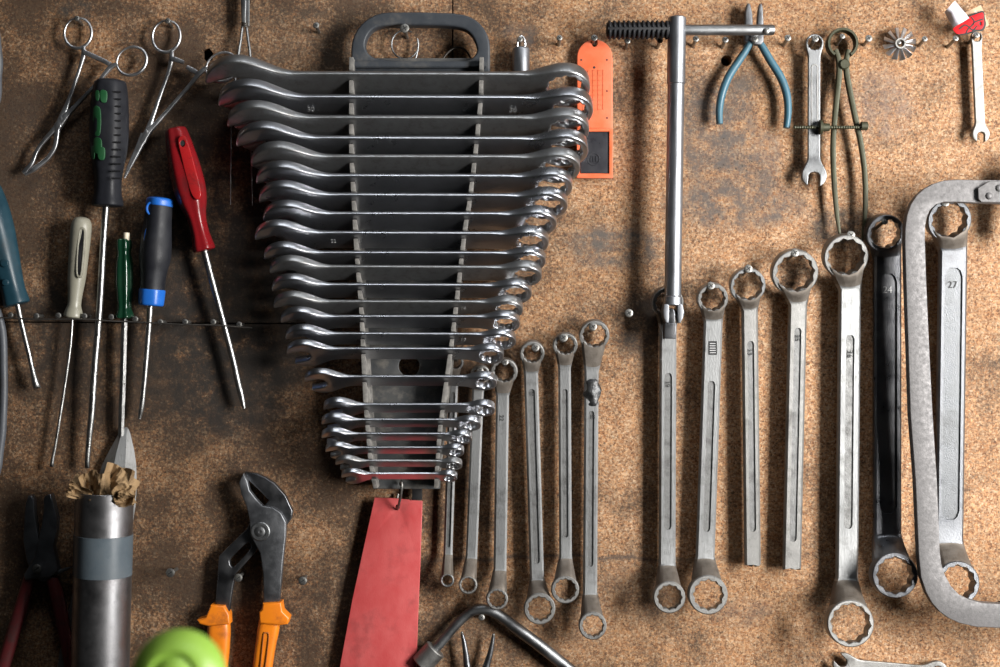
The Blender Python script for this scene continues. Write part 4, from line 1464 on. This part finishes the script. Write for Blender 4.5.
# wire with screws that carries them
mb = MB()
wire_px(mb, [(-30, 317, 23, 0.7), (10, 318, 23, 0.7), (36, 319.3, 24, 0.7), (84, 319.2, 28, 0.7), (111, 321, 25, 0.7), (135, 322, 23, 0.7), (185, 324.5, 23, 0.7), (213, 325, 23, 0.7), (252, 328, 22, 0.7)], 8)
tag(mb.build('retaining_wire', 'wire'), 'thin dark wire strung on screws across the screwdriver blades', 'wire')
WL = ['below the teal handle', 'between the teal and beige screwdrivers', 'beside the collar of the beige screwdriver', 'between the beige and long black screwdriver blades',
      'beside the flared end of the green handle', 'between the green and blue screwdrivers', 'just past the blue screwdriver blade', 'midway between blue and red screwdriver blades',
      'beside the red screwdriver blade', 'past the red blade toward the rack']
for (x, y), l in zip(((10, 315), (36, 316), (58, 315.5), (84, 316), (111, 317), (135, 319), (160, 322), (185, 322), (213, 322), (239, 324.5)), WL):
    screw(x, y, 20, 'small screw on the retaining wire, ' + l, 'screws along the retaining wire', 3.0, tilt=(0, 0))

# ------------------------------------------------------------------ cables at the edge
mb = MB()
wire_px(mb, [(-60, 284, 16, 4), (-14, 298, 16, 4), (1, 325, 16, 4), (3.6, 370, 16, 4), (3.2, 410, 16, 4), (0.5, 445, 16, 4), (-10, 484, 16, 4), (-60, 506, 16, 4), (-112, 470, 16, 4), (-126, 395, 16, 4), (-112, 320, 16, 4)], 12, closed=True)
tag(mb.build('cable', 'cable'), 'grey cable bowing into view below the teal screwdriver', 'cable')
mb = MB()
wire_px(mb, [(-60, -16, 16, 4), (-12, 14, 16, 4), (-2.2, 50, 16, 4), (-2.0, 75, 16, 4), (-9, 112, 16, 4), (-60, 148, 16, 4), (-112, 110, 16, 4), (-120, 62, 16, 4), (-110, 16, 16, 4)], 12, closed=True)
tag(mb.build('cable', 'cable'), 'grey cable barely showing above the teal screwdriver', 'cable')


# ------------------------------------------------------------------ combination pliers
def build_pliers():
    root = thing('combination_pliers', 'dark combination pliers with maroon handles, jaws upward', 'pliers', P(37, 570, 14))
    cr = lambda l: crop(l, 0, 490, 3.77)
    plate_px('jaw_half', cr([(105, 22), (96, 50), (90, 110), (86, 190), (98, 262), (112, 300), (150, 345), (192, 345), (200, 330), (160, 250), (144, 178), (138, 140), (130, 90), (127, 36), (118, 20)]),
             [], 8, 17, 1.2, 'dark_pl', root)
    plate_px('jaw_half', cr([(168, 22), (190, 14), (200, 48), (214, 105), (213, 152), (201, 212), (210, 262), (218, 305), (190, 330), (130, 335), (95, 340), (88, 320), (130, 250), (146, 178), (156, 130), (164, 78), (163, 36)]),
             [], 10, 21, 1.2, 'dark_pl', root)
    for pts in ([(112, 325, 5.5), (100, 370, 6.2), (80, 440, 6.6), (52, 530, 6.8), (20, 640, 6.8), (0, 710, 6.5)], [(196, 330, 6), (212, 390, 7), (226, 450, 7), (240, 520, 6.6), (256, 600, 6.4), (270, 690, 6)]):
        mb = MB()
        wire_px(mb, [(x, y, 14, r, r * 0.85) for x, y, r in cr(pts)], 16)
        mb.build('handle', 'maroon', root, 50)
    mb = MB()
    wire_px(mb, [(x, y, 15, r, 3) for x, y, r in cr([(160, 318, 2), (210, 312, 2.2), (240, 302, 1.8), (268, 292, 0.8)])], sect=rrect(0.4))
    mb.build('thumb_guard', 'dark_pl', root)


build_pliers()


# ------------------------------------------------------------------ pump pliers
def build_pump():
    root = thing('pump_pliers', 'water pump pliers with orange grips, head hung upward', 'pliers', P(262, 530, 14))
    cr = lambda l: crop(l, 180, 460, 3.223)
    back = cr([(208, 39), (245, 43), (275, 56), (305, 75), (340, 115), (363, 165), (360, 188), (344, 210), (300, 240), (262, 272), (236, 305), (200, 345), (178, 368), (170, 410), (156, 500), (108, 500),
               (116, 440), (125, 310), (165, 270), (215, 222), (240, 170), (270, 150), (286, 130), (262, 105), (240, 84), (216, 62)])
    slot = catmull(cr([(160, 328), (165, 316), (205, 276), (222, 268), (228, 280), (215, 300), (176, 342), (164, 342)]), 4, True)
    plate_px('slotted_half', back, [slot], 6, 14, 1.1, 'black_steel', root)
    front = cr([(268, 470), (268, 370), (258, 300), (238, 265), (226, 240), (224, 195), (214, 150), (196, 108), (190, 72), (203, 44), (216, 66), (224, 98), (244, 124), (266, 148), (300, 153), (325, 170),
                (341, 200), (340, 250), (331, 330), (319, 470)])
    plate_px('front_half', front, [], 13, 22, 1.3, 'dark_pl', root)
    mb = MB()
    c = cr([(260, 230)])[0]
    lathe(mb, P(c[0], c[1], 21), NRM, [(0, 9.4), (1.6, 9.4), (2.2, 8.6), (2.2, 6.2), (1.4, 6.0), (1.4, 4.6), (3.0, 4.6), (3.6, 3.4), (3.6, 1.6), (2.8, 1.4), (2.8, .1)], 32, up=Vector((0, 0, 1)))
    mb.build('pivot_bolt', 'dark_steel', root)
    # grips
    for pts, guard, d0 in (([(122, 478, 5.5), (126, 505, 8.6), (126, 540, 11), (125, 600, 10.6), (122, 670, 9.6), (118, 760, 9), (112, 860, 8)],
                            [(98, 468), (142, 470), (158, 500), (160, 530), (92, 537), (62, 530), (54, 516), (82, 508)], 11),
                           ([(294, 470, 8.5), (292, 500, 9.6), (286, 540, 10.4), (276, 600, 9.8), (266, 670, 9.4), (254, 760, 9), (240, 860, 8)],
                            [(266, 462), (325, 458), (330, 488), (352, 510), (346, 530), (320, 534), (256, 528), (254, 490), (264, 482)], 18)):
        mb = MB()
        wire_px(mb, [(x, y, d0 - 1, r, r * 0.72) for x, y, r in cr(pts)], sect=rrect(0.6, 5))
        g = mb.build('grip', 'orange', root, 50)
        plate_px('finger_guard', cr(guard), [], d0 - 9, d0 + 9, 2.0, 'orange', g, res=3)
    sl = catmull(cr([(268, 562), (275, 555), (287, 562), (282, 620), (272, 690), (262, 700), (256, 690), (262, 620)]), 4, True)
    sl2 = catmull(cr([(271, 566), (276, 560), (284, 566), (279, 620), (270, 688), (263, 694), (259, 688), (265, 620)]), 4, True)
    plate_px('grip_rim', sl, [sl2], 20, 25.4, 0.3, 'orange_dark', root)


build_pump()

# ------------------------------------------------------------------ red strip
plate = plate_px('red_strip', [(374.5, 497.5), (398, 498.5), (422.5, 501), (420.5, 560), (418, 620), (414.5, 720), (327.5, 720), (340, 665), (352, 600), (364, 545)], [disc(397.4, 507, 2.2, 14)], 9, 12, 0.6, 'red_strip')
tag(plate, 'faded red tapering plastic strip hooked under the wrench rack', 'strip')

# ------------------------------------------------------------------ pipe with paper, scraper, bar
root = thing('steel_pipe', 'upright steel pipe wrapped with a grey blue tape band', 'pipe', P(104, 580, 45))
pa, pb = P(104.6, 491.5, 50), P(99.5, 700, 46)
axp = pb - pa
Lp = axp.length / MM
mb = MB()
rows = []
t_, u_ = axp.normalized(), NRM.cross(axp.normalized()).normalized()
v_ = t_.cross(u_)
for tt, r in ((0, 25.2), (0, 27), (0.6, 27.4), (Lp * .5, 27.4), (Lp, 27.4), (Lp, 25), (60, 25), (6, 25), (0.4, 25)):
    rows.append([pa + t_ * (tt * MM) + (u_ * c + v_ * s) * (r * MM) for c, s in circ(56)])
mb.rings(rows, True, False)
mb.build('pipe_wall', 'pipe', root, 30)
mb = MB()
lathe(mb, pa + t_ * (41 * MM), axp, [(0, 27.3), (0.2, 27.8), (39.5, 27.8), (39.7, 27.3)], 56)
mb.build('tape_band', 'tape', root)
mb = MB()


def leaf(c, w, h, ang, curl, seed, d, mbx, amp=4.0, nx=9, ny=7):
    """a stiff creased sheet standing out of the pipe mouth"""
    fr, bk = [], []
    w, h = w * 0.92, h * 0.92
    c = (c[0] - 1, c[1] - 4)
    ca, sa = math.cos(Rd(ang)), math.sin(Rd(ang))
    for j in range(ny + 1):
        for i in range(nx + 1):
            s, t = i / nx * 2 - 1, j / ny
            wid = w * (0.55 + 0.6 * t - 0.35 * t * t)
            q = Vector((s * 1.1 + seed, t * 1.3, seed * 1.7))
            rid = 1 - abs(noise.noise(q)) * 2
            rid2 = 1 - abs(noise.noise(q * 2.1 + Vector((3, 1, 0)))) * 2
            x = s * wid / 2 + 1.2 * noise.noise(q * 3)
            y = t * h + 2.2 * noise.noise(q * 1.5 + Vector((5, 0, 0)))
            z = curl * (s * s) * 8 - 3 * t + 2 * amp * rid + amp * 0.5 * rid2
            X, Y = x * ca - y * sa, x * sa + y * ca
            p = P(c[0] + X, c[1] - Y, d + z)
            fr.append(p)
            bk.append(p - NRM * (0.5 * MM))
    n = nx + 1
    f = []
    for j in range(ny):
        for i in range(nx):
            q = (j * n + i, j * n + i + 1, (j + 1) * n + i + 1, (j + 1) * n + i)
            f += [q, tuple(len(fr) + k for k in reversed(q))]
    edge = list(range(n)) + [j * n + nx for j in range(1, ny + 1)] + [ny * n + i for i in range(nx - 1, -1, -1)] + [j * n for j in range(ny - 1, 0, -1)]
    for k in range(len(edge)):
        x, y = edge[k], edge[(k + 1) % len(edge)]
        f.append((x, y, len(fr) + y, len(fr) + x))
    mbx.add(fr + bk, f)


for a in (((99, 503), 30, 34, 58, -1.6, 1.3, 58), ((98, 503), 26, 30, 22, 1.0, 4.1, 54), ((104, 505), 26, 30, 4, -1.4, 7.7, 66), ((112, 506), 40, 40, -16, 1.4, 11.2, 50),
          ((112, 506), 36, 36, -34, -1.4, 14.5, 62), ((116, 504), 34, 20, -62, 1.2, 19.0, 68), ((120, 497), 26, 18, -100, -1.0, 27.0, 74), ((92, 500), 20, 26, 74, 1.0, 31.0, 64)):
    leaf(*a, mb)
o = mb.build('crumpled_paper', 'paper', None, flat=True)
tag(o, 'crumpled brown paper stuffed into the mouth of the steel pipe', 'paper')

mb = MB()
rows = []
for y, xl, xr_, m0, m1 in ((427.3, 125, 127.2, 125.7, 126.6), (429, 122.6, 128.6, 124.2, 127.2), (434, 118.5, 130.5, 121.5, 126.6), (450, 109.5, 134.2, 117, 126.0), (465, 102, 136.3, 114, 125.2), (484, 96, 136.8, 110, 123.5),
                           (506, 92, 135.6, 106, 121), (540, 92, 130, 104, 118), (590, 98, 122, 104, 116), (640, 103, 117, 107, 113), (690, 103, 117, 107, 113)):
    w_d = xr_ - xl
    rows.append([P(xl, y, 7), P(m0, y, 7 + 0.27 * w_d), P(m1, y, 7 + 0.20 * w_d), P(xr_, y, 7 - 0.13 * w_d), P((m0 + m1) / 2, y, 1.0)])
mb.rings(rows)
tag(mb.build('scraper', 'nickel', None, 15), 'broad pointed scraper blade with three bright facets behind the pipe', 'scraper')
mb = MB()
wire_px(mb, [(80, 580, 8, 3, 2), (74, 604, 9, 4, 2.5), (69, 635, 9, 5.5, 3), (64, 667, 9, 6.2, 3), (58, 710, 9, 6.2, 3)], sect=rrect(0.3))
tag(mb.build('steel_bar', 'shaft'), 'tapered steel bar slanting between maroon pliers and the pipe', 'bar')


# ------------------------------------------------------------------ bent socket wrench and circlip pliers at the bottom
root = thing('socket_spanner', 'bent round socket spanner hung over a screw at the bottom', 'wrench', P(481, 612, 12))
mb = MB()
wire_px(mb, [(430, 655, 13, 4.8), (445, 638, 13, 4.7), (457, 624, 13, 4.7), (468, 614, 13, 4.8), (476, 610, 13, 5.0), (484, 609.3, 13, 5.1), (493, 612, 13, 5.1), (505, 619, 13, 5.1), (515, 627, 13, 5.8), (537, 643.5, 13, 6.0), (568, 668, 13, 6.0), (610, 702, 13, 6.0)], 20)
mb.build('bent_rod', 'dark_steel', root, 50)
p0, p1 = P(436, 648.5, 13), P(408, 679, 13)
mb = MB()
lathe(mb, p0, p1 - p0, [(0, 5), (0.2, 10.2), (1.2, 11.2), (21, 11.2), (22, 10.4), (22, 7), (12, 6.5)], 32)
mb.build('socket', 'nickel_matte', root)

root = thing('circlip_pliers', 'dark circlip pliers with two upturned tips under the bent spanner', 'pliers', P(478, 690, 12))
for pts in ([(462.2, 634, 1.6), (464, 642, 2.2), (466, 655, 3.0), (467.5, 668, 3.8), (472, 690, 6), (478, 705, 7)], [(493.3, 636, 1.7), (492, 645, 2.2), (489.5, 656, 3.0), (486, 668, 3.8), (482, 690, 6), (478, 705, 7)]):
    mb = MB()
    wire_px(mb, [(x, y, 12, r, r * .9) for x, y, r in pts], 12)
    j = mb.build('jaw', 'black_steel', root, 50)
    mb = MB()
    x, y, r = pts[0]
    lathe(mb, P(x, y + 1, 12), Vector((-0.1 if x < 478 else 0.05, -0.5, 1)), [(0, 1.3), (3.4, 1.3), (4.0, 0.8)], 12)
    mb.build('tip_pin', 'white', j)
for s in (-1, 1):
    mb = MB()
    wire_px(mb, [(478, 700, 12, 6, 5), (478 + s * 14, 730, 12, 6, 5), (478 + s * 22, 780, 12, 6, 5)], 12)
    mb.build('handle', 'maroon', root)

# ------------------------------------------------------------------ lime knob, out of focus in front
root = thing('plastic_knob', 'blurred lime green plastic knob close to the viewer', 'knob', P(178, 680, 420))
kc = P(177, 678, 420)
kax = Vector((-0.05, -1, 0.22)).normalized()
mb = MB()
lathe(mb, kc, kax, [(-10, 30), (-8, 33.2), (-4, 34.2), (0, 33), (4, 30), (9, 25.5), (12, 21), (12.6, 18), (11.2, 16.4), (10.6, 15), (11.5, 13), (14, 11), (15.4, 7), (15.8, 1)], 48, up=Vector((0, 0, 1)))
mb.build('domed_top', 'lime', root, 40)
mb = MB()
lathe(mb, kc - kax * 0.008, Vector((0, 0.25, -1)), [(0, 16), (20, 18), (120, 20)], 24)
mb.build('neck', 'black_panel', root)

# ------------------------------------------------------------------ loose screws
FREE = 'bare screws along the top of the board'
HANG = 'screws carrying tools'
screw(316, 25, 20, 'bare screw between the needle dividers and the rack handle', FREE, 3.2)
screw(404.5, 28, 36, 'cross-head screw holding up the rack handle', HANG, 4.6, tilt=(0, 0.05))
screw(520, 39, 20, 'screw through the wire loop of the chrome cylinder', HANG, 2.8)
screw(559.5, 37.5, 21, 'bare screw between the chrome cylinder and the orange case', FREE, 3.0)
screw(594.3, 37.5, 24, 'screw in the hole of the orange case', HANG, 3.4)
screw(627.5, 40.5, 22, 'screw under the middle of the black ribbed grip', HANG, 3.2)
screw(660, 40, 22, 'screw under the tee bar grip beside the tube', HANG, 3.2)
screw(696, 38.5, 22, 'screw under the bare crossbar close to the tube', HANG, 3.2)
screw(725.5, 39.5, 22, 'screw under the crossbar above the drilled hole', HANG, 3.2)
screw(755.3, 39, 27, 'screw in front of the cutting pliers pivot', HANG, 3.2)
screw(788, 37.5, 22, 'bare screw between the cutting pliers and small grooved wrench', FREE, 3.4)
screw(815.5, 38.5, 26, 'screw inside the ring of the small grooved wrench', HANG, 3.4)
screw(842.5, 36, 24, 'screw inside the olive bow spring', HANG, 2.8)
screw(869, 38, 20, 'bare screw between the olive dividers and the fan wheel', FREE, 3.6)
screw(899.3, 42, 14, 'screw through the hub of the fan wheel', HANG, 2.4)
screw(925, 38.5, 21, 'bare screw just past the fan wheel', FREE, 2.9)
screw(956, 38, 26, 'screw under the edge of the red wrapper', FREE, 3.0)
screw(977, 34.5, 24, 'screw inside the ring of the pale wrench', HANG, 3.2)
screw(76.5, 18, 18, 'screw holding the curved forceps', HANG, 2.8)
screw(167.5, 20.5, 18, 'screw holding the straight forceps', HANG, 2.8)
screw(480, 370, 26, 'screw in the top ring of the narrow smooth spanner', HANG, 3.4)
screw(505, 362, 26, 'screw in the top ring of the polished smooth spanner', HANG, 3.4)
screw(456, 357, 24, 'screw in the top ring of the thin spanner nearest the rack', HANG, 3.0)
screw(535.5, 347.5, 28, 'cross-head screw in the top ring of the spanner marked 10', HANG, 4.0)
screw(563.5, 337.5, 28, 'screw in the top ring of the spanner beside the welded one', HANG, 4.4)
screw(593, 326.5, 28, 'screw in the top ring of the welded spanner', HANG, 4.2)
screw(629, 313, 24, 'bare cross-head screw in a dark patch beside the knuckle joint', FREE, 4.2, tilt=(0, 0.03))
screw(668, 291, 24, 'screw behind the knuckle joint in a spanner ring', HANG, 3.0)
screw(711, 285.5, 30, 'screw at the top of the stamped spanner ring', HANG, 4.0)
screw(748.5, 268.5, 31, 'screw at the top ring of the broken spanner marked 23', HANG, 4.2)
screw(795, 252.5, 31, 'screw at the top ring of the spanner marked 25', HANG, 4.2)
screw(851, 235, 34, 'screw between the divider tips at the spanner marked 36', HANG, 4.4)
screw(885, 221, 34, 'screw in the top ring of the blackened spanner', HANG, 3.4)
screw(945.5, 202, 36, 'slotted screw at the inner corner of the saw frame', HANG, 4.4, slot=True)
screw(170, 573, 24, 'bare screw between the pipe and the orange pliers', FREE, 4.5, tilt=(-0.05, 0.0), slot=True)
screw(302.5, 581, 24, 'bare screw between the orange pliers and the red strip', FREE, 4.4, tilt=(0, 0.0), slot=True)
screw(36.5, 569, 26, 'slotted screw at the joint of the maroon pliers', HANG, 4.4, slot=True, tilt=(0, 0))
screw(238, 578, 26, 'screw beside the slot of the orange pliers', HANG, 4.2, slot=True, tilt=(0, 0))
screw(481.5, 617.5, 26, 'screw under the bend of the socket spanner', HANG, 3.2)

# ------------------------------------------------------------------ light
def area(name, loc, target, sx, sy, power, col, spread=180):
    l = bpy.data.lights.new(name, 'AREA')
    l.shape = 'RECTANGLE'
    l.size, l.size_y = sx, sy
    l.energy = power
    l.color = col
    l.spread = Rd(spread)
    o = bpy.data.objects.new(name, l)
    COL.objects.link(o)
    o.location = loc
    o.rotation_euler = (Vector(target) - Vector(loc)).to_track_quat('-Z', 'Y').to_euler()
    return o


area('window_light', (1.30, -1.10, 0.14), (0.2, 0, 0.05), 0.42, 1.00, 75, (1.0, 0.98, 0.95))
area('ceiling_lamp', (0.25, -0.95, 1.55), (0.1, -0.25, 0), 1.2, 0.30, 8.0, (0.92, 0.96, 1.0))

w = bpy.data.worlds.new('workshop')
SC.world = w
w.use_nodes = True
nt = w.node_tree
bg = nt.nodes['Background']
tc = nt.nodes.new('ShaderNodeTexCoord')
sx = nt.nodes.new('ShaderNodeSeparateXYZ')
nt.links.new(tc.outputs['Generated'], sx.inputs[0])
ma = nt.nodes.new('ShaderNodeMath')
ma.operation = 'MULTIPLY_ADD'
ma.inputs[1].default_value = 0.7
nt.links.new(sx.outputs[0], ma.inputs[0])
m2 = nt.nodes.new('ShaderNodeMath')
m2.operation = 'MULTIPLY_ADD'
m2.inputs[1].default_value = 0.55
m2.inputs[2].default_value = 0.0
nt.links.new(sx.outputs[2], m2.inputs[0])
nt.links.new(m2.outputs[0], ma.inputs[2])
rp = ramp(nt, ma.outputs[0], [(0.0, (0.05, 0.05, 0.05)), (0.2, (0.12, 0.12, 0.12)), (0.5, (0.42, 0.43, 0.45)), (0.85, (1.0, 1.02, 1.05))])
nt.links.new(rp.outputs[0], bg.inputs[0])
bg.inputs[1].default_value = 0.13

# ------------------------------------------------------------------ camera
cam = bpy.data.cameras.new('camera')
cam.sensor_width = 36
cam.lens = 36 * D / 1000.0
cam.clip_start = 0.02
cam.dof.use_dof = True
cam.dof.focus_distance = (D - 22) * MM
cam.dof.aperture_fstop = 2.4
co = bpy.data.objects.new('camera', cam)
COL.objects.link(co)
co.location = (0, -D * MM, 0)
co.rotation_euler = (PI / 2, 0, 0)
SC.camera = co
SC.view_settings.view_transform = 'Standard'
SC.view_settings.look = 'None'
SC.view_settings.gamma = 1
SC.view_settings.use_curve_mapping = False
SC.view_settings.exposure = 0.0
